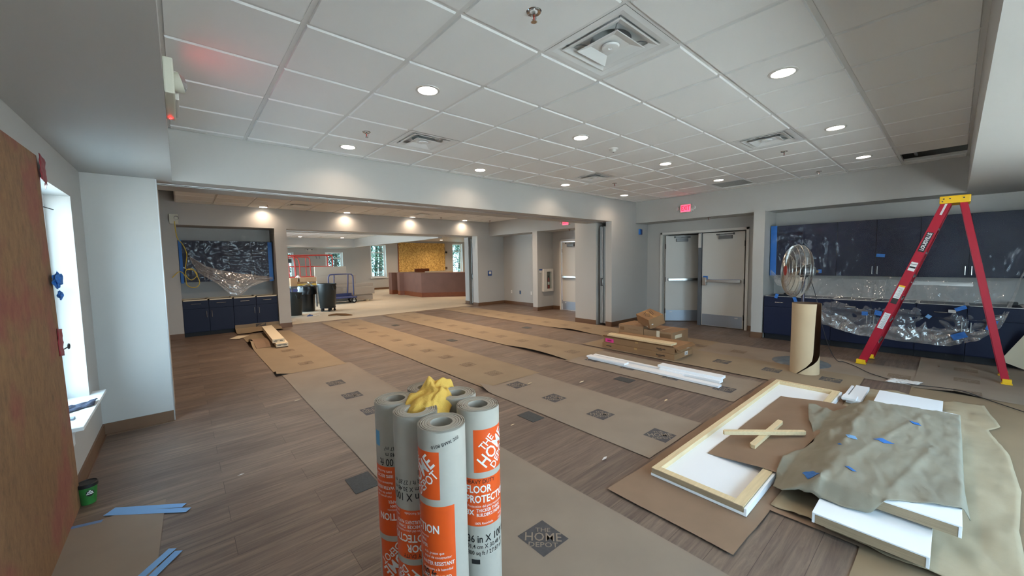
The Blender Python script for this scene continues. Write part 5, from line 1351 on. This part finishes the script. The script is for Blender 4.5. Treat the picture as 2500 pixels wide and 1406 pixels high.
# leaning cream card at the right picture edge
m = MB(); T = Matrix.Translation((7.30, -3.06, .36)) @ Matrix.Rotation(radians(-12), 4, 'Y') @ Matrix.Rotation(radians(24), 4, 'X'); m.box(-.004, .004, -.12, .12, -.33, .15, 0, T)
single('leaning_card', m, SHEETW, 'cream card leaning at the right edge of the picture', 'card')
# left alcove film
def filml(u, v):
    x = -.575+1.66*u; z = lerp(2.06, 1.165, v); y = 8.385-.012*abs(nz(x*6+z*2, z*5-x*3))-.01*nz(x*14, z*12, 2)
    return (x, y, z)
m = MB(); m.grid(filml, 90, 60); single('plastic_sheet', m, FILMT, 'wrinkled clear plastic over the wall cabinets of the left alcove', 'plastic sheet', smooth=True)
def swag(u, v):
    top = [(-.42, 8.34, 1.72), (-.15, 8.30, 1.50), (.05, 8.28, 1.42), (.35, 8.28, 1.34), (.7, 8.30, 1.28), (1.08, 8.34, 1.22)]
    bt = [(-.42, 8.30, 1.66), (-.30, 8.22, 1.36), (0.0, 8.16, 1.12), (.22, 8.13, .86), (.42, 8.13, .84), (.62, 8.15, 1.02), (.85, 8.2, 1.10), (1.08, 8.33, 1.16)]
    a = polyline(top, u); b_ = polyline(bt, u); p = a.lerp(b_, v)
    k = sin(pi*v)*.5+.2
    p.y += .04*nz(u*6+v*6, v*14-u*5, 1)*k-.05*sin(pi*v)*sin(pi*u); p.z += .03*nz(u*9, v*9, 6)*k
    return tuple(p)
m = MB(); m.grid(swag, 110, 40); single('plastic_swag', m, FILMB, 'bunched clear plastic hanging in a swag below the left alcove wall cabinets', 'plastic sheet', smooth=True)

# small white shims boxes on the leftmost strip
def shimbox(label, z0, dx, dy):
    T = Matrix.Translation((.78+dx, 6.52+dy, z0)) @ Matrix.Rotation(radians(-3), 4, 'Z')
    m = MB(); m.box(-.095, .095, -.98, .98, 0, .065, 0, T); m.box(-.08, -.02, -.984, -.98, .025, .033, 1, T); m.box(.02, .07, -.984, -.98, .025, .033, 1, T)
    m.box(-.06, .06, -.984, -.98, .04, .045, 1, T)
    return single('trim_box', m, [SHEETW, BLACKI], label, 'box', 'long pale boxes by the left alcove', bev=.0)
shimbox('long pale box on the leftmost paper strip, lower of two stacked', .022, .0, .0); shimbox('long pale box on the leftmost paper strip, upper of two stacked', .088, -.035, .12)
m = MB(); m.grid(lambda u, v: (.36+.4*u, 5.75+1.1*v, .014+.13*(1-u)**2*sin(pi*v)*.6+.05*u*sin(pi*v)), 14, 20); single('brown_paper', m, KRAFT, 'rumpled brown paper tucked under the two long pale boxes', 'paper', smooth=True)

# ================================================================== LEFT WALL
t = thing('plywood_sheet', 'weathered plywood sheet with red paint smears leaning on the left wall by the window', 'plywood', (-1.185, .35, .0))
m = MB()
prof = [(-1.25, 0), (1.205, 0), (1.10, 2.155), (-1.25, 2.12)]
for x in (-1.196, -1.175): pass
v = [(-1.15, y, z) for y, z in prof]; v = [(-1.196+.02*(1-z/2.155)+.0, y, z+.001) for y, z in prof]+[(-1.178+.02*(1-z/2.155), y, z+.001) for y, z in prof]
m.add(v, [(0,1,2,3), (4,7,6,5), (0,4,5,1), (1,5,6,2), (2,6,7,3), (3,7,4,0)])
part('board', m, PLYB, t, world=True)
def wrap_tape(name, label, y0, y1, z0, z1, mt, x=-1.165, j=.01):
    m = MB(); m.grid(lambda u, v: (x-.025*max(0, u-.55)/.45-.006*nz(u*5, v*5, z0), lerp(y0, y1, u)+j*nz(v*9, z0*5)*(1 if u > .5 else 2), lerp(z0, z1, v)-.03*u), 14, 12)
    return single(name, m, mt, label, 'tape', solid=.002, smooth=True)
wrap_tape('red_tape', 'dark red tape over the top right corner of the leaning plywood', 1.085, 1.31, 2.025, 2.17, RTAPE)
wrap_tape('red_tape', 'red tape band with black print holding the plywood at the window edge', 1.09, 1.30, .985, 1.15, RTAPE, j=.004)
m = MB()
for k, (z, w_) in enumerate(((1.0, .018), (1.03, .024), (1.06, .03), (1.09, .02), (1.115, .016))): m.box(-1.187, -1.185, 1.262, 1.262+w_, z-.03, z-.03+.014)
single('tape_print', m, BLACKI, 'black print on the lower red tape band', 'print')
t = thing('hanging_key', 'small dark key poking out of the lower red tape band', 'key', (-1.17, 1.31, .995))
m = MB(); m.tube([(-.01, -.02, 0), (0, .05, .004)], .004, 8); part('blade', m, BLACK, t)
m = MB(); m.tube([(0, .065+.018*cos(a), .006+.014*sin(a)) for a in [2*pi*k/20 for k in range(20)]], .005, 8, closed=True); part('bow', m, BLACK, t)
def wad(label, y, z, s, seed):
    m = MB(); bm_ = []
    def f(u, v):
        a = 2*pi*u; b_ = pi*v; r = s*(.7+.5*nz(cos(a)*1.6+seed, sin(a)*1.6, b_*1.5))
        return (-1.145+.4*r*sin(b_)*cos(a), y+1.1*r*sin(b_)*sin(a)*1.2, z+.9*r*cos(b_))
    m.grid(f, 22, 14); single('tape_wad', m, BTAPE, label, 'tape', 'crumpled blue tape on the plywood edge')
wad('larger wad of crumpled blue tape on the plywood edge', 1.10, 1.435, .065, 2); wad('smaller wad of blue tape below the larger one on the plywood edge', 1.13, 1.345, .035, 7)
m = MB(); m.tube([(-1.17, 1.1, 1.865), (-1.15, 1.2, 1.862)], .003, 6); single('nail', m, DGREY, 'nail sticking out of the plywood edge high up', 'nail')
# cloth on the sill
def sc(u, v):
    x = lerp(-1.31, -1.13, u); y = 1.58+.16*v+.16*u+.02*nz(u*5, v*3)
    return (x, y, .498+.022*abs(nz(u*4, v*5, 3))+.014*sin(pi*v))
m = MB(); m.grid(sc, 24, 20); single('cloth', m, NAVRAG, 'folded dark blue-grey cloth on the window sill', 'cloth', smooth=True, solid=.003)
m = MB(); m.box(-1.27, -1.19, 1.44, 1.50, .491, .503); single('cloth', m, mat('grey_cloth', '7f8790', .9), 'small grey cloth strip in front of the folded cloth on the sill', 'cloth', bev=.004)
# green cup
t = thing('paint_cup', 'small green tub with a black lid on the floor under the window', 'tub', (-1.125, 1.205, 0))
m = MB(); m.lathe([(0, .0), (.034, 0), (.036, .004), (.046, .12), (.046, .122)], 36); part('tub', m, GREENL, t, smooth=True)
m = MB(); m.lathe([(.047, .112), (.0505, .114), (.0505, .132), (.046, .137), (.044, .133), (0, .133)], 36); part('lid', m, BLACK, t, smooth=True)
m = MB(); va2 = atan2(CY-1.205, CX+1.125)
def ov(u, v):
    a = va2+radians(12+26*(2*u-1)); z = .075+.02*(2*v-1)*sqrt(max(0, 1-(2*u-1)**2)); r = .0345+.0117*(z/.12)+.0012; return (r*cos(a), r*sin(a), z)
m.grid(ov, 16, 4); part('black_oval', m, BLACKI, t)
m = MB()
for k, (z, w_) in enumerate(((.088, 7), (.079, 17), (.069, 22))):
    m.grid(lambda u, v: ((.0345+.0117*(z/.12)+.0018)*cos(va2+radians(12+w_*(2*u-1))), (.0345+.0117*(z/.12)+.0018)*sin(va2+radians(12+w_*(2*u-1))), z+.005*v), 8, 1)
part('lettering', m, WHITEI, t)
# little scraps on the floor
for k, (x, y, s, mt, lb) in enumerate(((1.74, -.72, .035, RAG, 'white curl on the dark planks left of the big kraft sheet'), (2.55, .95, .04, PINE, 'wood chip beside the third dark plank band'), (1.55, .42, .03, SHEETW, 'pale chip between the rolls and the second strip'), (1.62, .20, .025, PINE, 'small chip near the dark patch right of the rolls'), (3.05, .55, .05, SHEETW, 'pale chip on the planks before the white trims'), (-.35, .9, .02, RAG, 'white speck on the planks right of the taped paper'), (.30, 2.3, .03, SHEETW, 'pale speck beside the leftmost strip'), (6.95, -2.3, .03, CARDD, 'dark bit of debris under the ladder'), (3.2, -.45, .04, PINE, 'wood chip left of the panel on the planks'))):
    m = MB(); m.add([(x-s, y, .012), (x, y-s*.3, .016), (x+s, y+s*.2, .012), (x+s*.1, y+s*.35, .014)], [(0,1,2,3)])
    single('floor_scrap', m, mt, lb, 'scrap', 'tiny scraps on the near floor', solid=.002)
# ================================================================== LOBBY
def drum(name, label, x, y, r, h, mt, dolly=True, z0=0, group='large round trash cans', handle=True, face=0):
    t = thing(name, label, 'trash can', (x, y, .004), face, group); b0 = .13 if dolly else .0
    m = MB(); m.lathe([(0, b0+.01), (r*.80, b0), (r*.84, b0+.02), (r*.97, h*.70), (r*.985, h*.72), (r*.99, h-.05), (r*1.03, h-.05), (r*1.04, h-.02), (r*1.02, h), (r*.96, h), (r*.95, h-.03), (r*.9, h*.7), (r*.76, b0+.03), (0, b0+.03)], 48); part('body', m, mt, t, smooth=30)
    if handle:
        for s in (0, pi):
            m = MB(); T = Matrix.Rotation(s, 4, 'Z')
            P = [T @ Vector((-.07, -r*.97, h-.05)), T @ Vector((-.06, -r*1.12, h-.12)), T @ Vector((-.05, -r*1.10, h-.19)), T @ Vector((.05, -r*1.10, h-.19)), T @ Vector((.06, -r*1.12, h-.12)), T @ Vector((.07, -r*.97, h-.05))]
            m.tube([tuple(p) for p in P], .014, 8); part('handle', m, mt, t)
    if dolly:
        m = MB(); m.lathe([(r*.5, .10), (r*.86, .10), (r*.86, .13), (r*.5, .13)], 36); d = part('dolly', m, BLACK, t)
        for k in range(5):
            a = 2*pi*k/5+.3; cx, cy = r*.72*cos(a), r*.72*sin(a)
            m = MB(); m.cyl((cx-.012, cy, .038), (cx+.012, cy, .038), .038, 16); m.box(cx-.018, cx+.018, cy-.01, cy+.02, .04, .11); part('caster', m, RUBB, d)
    return t
drum('trash_can', 'dark grey round trash can on a wheeled dolly, standing alone', 2.92, 10.72, .27, .88, CAN, face=.55)
drum('trash_can', 'grey round trash can half hidden behind the white pier, shorter one', 1.92, 10.35, .20, .68, CAN, dolly=False, face=.3)
t = drum('trash_can', 'black trash can lined with a black bag and heaped with scrap', 2.44, 11.15, .24, .80, BAG, dolly=False, handle=False)
def bagf(u, v):
    a = 2*pi*u; r = .25+.035*v+.02*nz(cos(a)*3, sin(a)*3, v*3); return (r*cos(a), r*sin(a), .82-.28*v+.03*nz(cos(a)*4, sin(a)*4, 2)*v)
m = MB(); m.grid(bagf, 40, 10); part('bag_liner', m, BAG, t, smooth=True, solid=.003, label='black bag folded over the rim')
m = MB(); m.prism([(2.22, 11.0), (2.62, 10.95), (2.60, 11.2), (2.25, 11.25)], .80, .812); T = None
m = MB(); T = Matrix.Translation((2.42, 11.1, .86)) @ Matrix.Rotation(radians(-22), 4, 'Y'); m.box(-.22, .2, -.12, .12, -.01, .0, 0, T); single('cardboard_scrap', m, BLACK, 'dark board scrap poking out of the bagged trash can', 'scrap')
m = MB(); T = Matrix.Translation((2.55, 11.2, .88)) @ Matrix.Rotation(radians(40), 4, 'Y'); m.box(-.08, .08, -.09, .09, -.005, .005, 0, T); single('cardboard_scrap', m, SHEETW, 'pale crumpled scrap on top of the bagged trash can', 'scrap')
# boxes on a cart behind
m = MB(); m.box(2.2, 3.05, 12.3, 12.8, .70, .76); [m.box(x, x+.04, y, y+.04, .004, .70) for x in (2.22, 2.98) for y in (12.32, 12.74)]; single('work_table', m, DGREY, 'low dark work table behind the trash cans, loaded with boxes', 'table')
for x0, x1, z0, z1, mt, lb in ((2.42, 3.02, .76, .83, mat('yellow_card', 'a98a3a', .7), 'flat yellow one'), (2.5, 3.03, .90, 1.05, CARDL, 'pale wide one on top'), (2.22, 2.42, .76, 1.04, CARD, 'brown upright one at the left')):
    m = MB().box(x0, x1, 12.35, 12.7, z0, z1); single('cardboard_box', m, mt, 'cardboard box on the table behind the trash cans, %s' % lb, 'box', 'boxes behind the trash cans', bev=.004)
m = MB(); m.box(2.40, 3.02, 12.4, 12.7, .831, .899); single('cardboard_box', m, CARDL, 'tan cardboard box on the table behind the trash cans, under the wide one', 'box', 'boxes behind the trash cans', bev=.004)
m = MB(); m.grid(lambda u, v: (2.4+.14*u, 12.4+.14*v, 1.055+.07*sin(pi*u)*sin(pi*v)+.02*nz(u*6, v*6)), 12, 12); single('white_bag', m, RAG, 'crumpled white bag on the boxes behind the trash cans', 'bag', smooth=True)
# drywall cart
t = thing('drywall_cart', 'blue tubular drywall cart with dark wheels', 'cart', (3.93, 12.75, .004)); O = Vector((3.93, 12.75, .004))
def arch(m, xa, xb, y, z0, z1, r=.022, lean=0):
    P = [(xa, y, z0), (xa, y+lean, z1-.16), (xa+.03, y+lean, z1-.05), (xa+.13, y+lean, z1), (xb-.13, y+lean, z1), (xb-.03, y+lean, z1-.05), (xb, y+lean, z1-.16), (xb, y, z0)]
    m.tube([tuple(p-O) for p in smoothpts(P, 5)], r, 10)
m = MB(); arch(m, 3.49, 4.37, 12.62, .30, 1.11); part('front_handle', m, BLUEM, t, smooth=True)
m = MB(); 
for x in (3.70, 4.20): m.tube([tuple(Vector(p)-O) for p in ((x, 12.64, 1.09), (x+.04, 12.9, .3))], .02, 8)
part('brace', m, BLUEM, t, smooth=True)
m = MB(); m.box(3.42-O.x, 4.46-O.x, 12.50-O.y, 13.0-O.y, .20, .25); m.box(3.42-O.x, 4.40-O.x, 12.94-O.y, 12.98-O.y, .25, .36); part('platform', m, BLUEM, t, bev=.004)
for x, y in ((4.36, 12.58), (3.55, 12.58), (4.36, 12.92), (3.55, 12.92)):
    m = MB(); m.cyl((x-O.x, y-.025-O.y, .10), (x-O.x, y+.025-O.y, .10), .10, 24); w = part('wheel', m, RUBB, t, smooth=30)
    m = MB(); m.cyl((x-O.x, y-.03-O.y, .10), (x-O.x, y+.03-O.y, .10), .045, 16); part('wheel_hub', m, LBLW, w)
    m = MB(); m.box(x-.03-O.x, x+.03-O.x, y-.04-O.y, y-.03-O.y, .10, .21); part('fork', m, STEEL, w)
def slabs(label, x0, x1, y0, y1, z0, z1, n=1):
    m = MB(); d = (y1-y0)/n
    for k in range(n): m.box(x0+.01*(k % 2), x1-.012*(k % 3), y0+d*k, y0+d*k+d*.9, z0, z1)
    return single('drywall_stack', m, DRYW, label, 'drywall', 'leftover drywall stacks')
slabs('tall upright drywall sheet, highest of the stack', 3.22, 4.36, 13.32, 13.40, .06, 1.40, 1)
slabs('mid-height drywall sheet standing behind the blue cart', 3.25, 4.68, 13.24, 13.30, .06, 1.05, 1)
slabs('long low drywall sheets standing behind the blue cart', 3.3, 5.32, 13.10, 13.22, .29, .71, 2)
slabs('second long low drywall bundle behind the blue cart', 3.6, 5.32, 13.0, 13.085, .28, .58, 1)
slabs('lowest drywall bundle lying on blocks behind the cart', 3.2, 5.26, 13.05, 13.45, .05, .27, 1)
m = MB(); m.box(5.0, 5.1, 13.06, 13.4, .004, .05); m.box(3.3, 3.4, 13.06, 13.4, .004, .05); single('wood_block', m, PINE, 'wood blocks under the lowest drywall bundle', 'block')
# scissor lift
t = thing('scissor_lift', 'red scissor lift guard rails rising behind the drywall and boxes', 'scissor lift', (3.4, 15.3, .004)); O = Vector((3.4, 15.3, .004))
m = MB(); m.box(2.4-O.x, 4.3-O.x, 15.0-O.y, 15.75-O.y, .92, 1.0); part('platform', m, REDM, t, bev=.01)
m = MB(); m.box(2.45-O.x, 4.25-O.x, 15.05-O.y, 15.7-O.y, .14, .5); part('chassis', m, BLUEM, t, bev=.02)
m = MB()
for s in (15.1, 15.62): m.tube([(2.6-O.x, s-O.y, .5), (4.1-O.x, s-O.y, .92)], .03, 6); m.tube([(4.1-O.x, s-O.y, .5), (2.6-O.x, s-O.y, .92)], .03, 6)
part('scissor_arm', m, DGREY, t)
for x in (2.65, 4.05):
    for y in (15.03, 15.7): m = MB(); m.cyl((x-O.x, y-.06-O.y, .15), (x-O.x, y+.06-O.y, .15), .15, 20); part('wheel', m, RUBB, t, smooth=30)
def rail(P, r=.024): 
    m = MB(); m.tube([tuple(Vector(p)-O) for p in smoothpts(P, 4)], r, 8); part('guard_rail', m, REDM, t, smooth=True)
for y in (15.02, 15.7):
    rail([(2.4, y, 1.86), (4.2, y, 1.88), (4.3, y, 1.84), (4.34, y, 1.74), (4.34, y, 1.0)])
    rail([(2.4, y, 1.42), (4.3, y, 1.40)]); 
rail([(4.15, 15.02, 1.86), (4.15, 15.02, 1.0)]); rail([(4.34, 15.02, 1.86), (4.34, 15.7, 1.86)])
rail([(2.4, 14.98, 1.80), (3.3, 14.98, 1.80), (3.42, 14.98, 1.76), (3.46, 14.98, 1.66), (3.47, 14.98, 1.02)]); rail([(3.3, 14.98, 1.80), (3.31, 14.98, 1.02)], .018)
rail([(2.86, 14.98, 1.84), (2.9, 14.98, 1.6), (2.92, 14.98, 1.02)], .03); rail([(2.86, 14.9, 1.80), (3.0, 14.9, 1.72), (3.05, 14.9, 1.5), (3.06, 14.9, 1.02)], .02); rail([(2.68, 15.0, 1.84), (2.70, 15.0, 1.02)], .02)
m = MB(); m.box(2.60-O.x, 2.78-O.x, 14.88-O.y, 14.98-O.y, 1.56, 1.72); part('control_box', m, BLACK, t, bev=.01)
m = MB()
for x in (3.70, 3.82): m.tube([(x-O.x, 15.0-O.y, 1.85), (x+.03-O.x, 15.0-O.y, 1.72)], .012, 6)
part('hook', m, DGREY, t)
# scraps on the lobby floor edge
def scrap(label, x, y, s, h, mt, seed):
    m = MB(); m.grid(lambda u, v: (x+s*(u-.5)+.1*s*nz(v*5, seed), y+s*.7*(v-.5)+.1*s*nz(u*5, seed), .006+h*abs(nz(u*4+seed, v*4, seed))*4*u*(1-u)*4*v*(1-v)+.002), 12, 10)
    single('scrap', m, mt, label, 'scrap', 'scraps on the far floor', smooth=True)
scrap('blue scrap on the floor in front of the trash cans', 2.18, 9.8, .17, .16, mat('scrap_blue', '3e5f9a', .7), 3)
scrap('cream scrap next to the blue one in front of the trash cans', 2.36, 9.75, .24, .14, TOWELW, 8)
scrap('whitish scrap on the floor beside the white pier', 1.56, 9.0, .25, .14, TOWELW, 5)
scrap('crumpled wrapper on the floor between the trash cans', 2.5, 10.3, .3, .1, TOWELW, 15)
m = MB(); m.tube([(2.55, 9.35, .03), (2.75, 9.25, .05), (2.95, 9.1, .03), (3.1, 8.98, .02)], [.02, .03, .04, .01], 8); single('paper_twist', m, CARDD, 'twisted brown paper lying at the lobby threshold', 'scrap')
m = MB(); m.box(1.38, 7.0, 8.40, 8.425, .001, .007); single('threshold_edge', m, DRYWE, 'thin edge line where the pale lobby floor covering begins', 'threshold')

# reception desk
t = thing('reception_desk', 'large angled reception desk wrapped in reddish masking paper', 'desk', (8.6, 13.2, .004)); O = Vector((8.6, 13.2, .004))
outer = [(7.05, 14.62), (7.06, 14.40), (7.25, 14.34), (7.19, 12.55), (8.95, 11.25), (11.2, 10.9)]
inner = [(11.3, 11.6), (9.2, 11.95), (7.85, 12.95), (7.9, 14.62)]
P = [(x-O.x, y-O.y) for x, y in outer+inner]
def off(P, d):   # shift points away from the centroid
    cx = sum(p[0] for p in P)/len(P); cy = sum(p[1] for p in P)/len(P)
    return [(cx+(x-cx)*(1+d), cy+(y-cy)*(1+d)) for x, y in P]
m = MB(); m.prism(P, 0, .20); part('base', m, CHERRY, t, label='cherry wood base')
m = MB(); m.prism(off(P, .008), .195, 1.02); part('masking_paper', m, KRAFTR, t, bev=.008, label='reddish brown masking paper')
m = MB(); m.prism(off(P, .012), 1.02, 1.045); part('counter_top', m, KRAFTR, t)
m = MB(); m.box(7.0-O.x, 7.46-O.x, 15.15-O.y, 15.5-O.y, .20, 1.03); part('end_panel', m, KRAFTR, t, bev=.01, label='separate end panel in masking paper')
m = MB(); m.box(7.005-O.x, 7.455-O.x, 15.155-O.y, 15.495-O.y, 0, .2); part('end_base', m, CHERRY, t)
m = MB(); m.box(8.3-O.x, 9.6-O.x, 13.9-O.y, 14.3-O.y, 1.0, 1.06); part('ledge', m, SHEETW, t)
t2 = thing('cherry_board', 'small cherry wood panel standing on the desk before the strand board', 'panel', (9.0, 15.9, .004))
m = MB(); m.prism([(-.42, .0), (.42, 0), (.42, .03), (-.42, .03)], 0, 1.17); part('board', m, CHERRY, t2)
m = MB(); m.box(9.17, 12.28, 19.03, 19.09, .95, 2.68); m.box(9.13, 9.17, 19.03, 19.09, .95, 2.62, 1); single('strand_board', m, [OSB, CHERRY], 'big sheet of oriented strand board fixed to the far lobby wall', 'board')
m = MB(); m.box(12.36, 12.48, 19.06, 19.1, 2.06, 2.17); single('junction_box', m, BLACK, 'small open black box on the wall right of the strand board', 'junction box')
m = MB(); m.box(12.32, 12.46, 19.06, 19.1, 1.03, 1.18); single('wall_outlet', m, mat('dark_plate', '57483e', .5), 'dark outlet plate low on the wall right of the strand board', 'outlet')
m = MB(); m.tube(smoothpts([(12.42, 19.05, 2.06), (12.35, 19.0, 1.95), (12.25, 18.98, 1.9), (12.0, 18.98, 1.88)], 4), .012, 6); single('wire', m, YCORD, 'yellow wire hanging from the black box over the strand board', 'wire')
# broom behind the ajar door
t = thing('push_broom', 'yellow-sleeved broom leaning behind the ajar exit door', 'broom', (8.62, 1.415, .0))
m = MB(); m.cyl((0, 0, .30), (-.06, .02, .75), .03, 12); part('sleeve', m, mat('broom_yellow', 'c2a045', .6), t)
m = MB(); m.cyl((0, 0, .18), (0, 0, .30), .045, 12); part('collar', m, BLACK, t); m = MB(); m.cyl((0, 0, 0), (0, 0, .18), .042, 12, r2=.05); part('bristles', m, TOWELW, t)

# ================================================================== OUTSIDE
struct('floor_outside', MB().box(-40, 60, -40, 70, -.45, -.35), PALE_GROUND)
def leaf_cloud(m, c, rx, ry, rz, n, s, rnd):
    for i in range(n):
        th = rnd.uniform(0, 2*pi); ph = math.acos(rnd.uniform(-1, 1)); r = rnd.uniform(.55, 1)**.5
        p = Vector((c[0]+rx*r*sin(ph)*cos(th), c[1]+ry*r*sin(ph)*sin(th), c[2]+rz*r*cos(ph)))
        a = Vector((rnd.uniform(-1,1), rnd.uniform(-1,1), rnd.uniform(-1,1))).normalized(); b_ = a.orthogonal().normalized(); k = s*rnd.uniform(.6, 1.3)
        m.add([tuple(p-a*k), tuple(p+b_*k*.45), tuple(p+a*k), tuple(p-b_*k*.45)], [(0,1,2,3)], 0)
def tree(x, y, h, r, label, mt, seed):
    rnd = random.Random(seed); t = thing('tree', label, 'tree', (x, y, -.35), 0, 'trees outside the lobby windows')
    m = MB(); m.tube([(0,0,0), (.05*r, 0, h*.4), (0, .05*r, h*.8)], [.16, .12, .05], 10); part('trunk', m, BARK, t)
    m = MB()
    for k in range(9): leaf_cloud(m, (rnd.uniform(-.5,.5)*r, rnd.uniform(-.5,.5)*r, h*rnd.uniform(.25,.9)), r*.6, r*.6, h*.2, 620, .10, rnd)
    part('foliage', m, mt, t, kind='stuff')
k = 0
for x, y, h, r, nm in ((4.2, 27, 6, 2.6, 'seen through the leftmost far window'), (8.3, 28.5, 6.5, 2.9, 'seen through the second far window'), (11.6, 28, 7, 2.8, 'seen through the left of the tall far window'), (15.2, 29.5, 6.5, 3.0, 'seen through the right of the tall far window'),
    (19.5, 28.5, 6.5, 3.1, 'seen through the slim right window'), (23.5, 30.5, 7, 3.2, 'seen at the right edge of the slim window'), (13.2, 33, 8, 3.6, 'further back behind the tall window'), (6.4, 33, 8, 3.6, 'further back behind the two left windows'), (21.5, 34.5, 8, 3.6, 'further back behind the slim window')):
    tree(x, y, h, r, 'leafy green tree outside, %s' % nm, LEAF if k % 2 == 0 else LEAF2, 20+k); k += 1
t = thing('railing_fence', 'pale picket railing outside the far windows', 'fence', (12, 23, -.35))
m = MB(); m.box(-10, 14, -.02, .02, 1.22, 1.27); m.box(-10, 14, -.02, .02, .2, .24)
part('rail', m, FENCEW, t)
m = MB()
for i in range(160): x = -10+.15*i; m.box(x, x+.03, -.012, .012, .24, 1.22)
part('picket', m, FENCEW, t, kind='stuff')
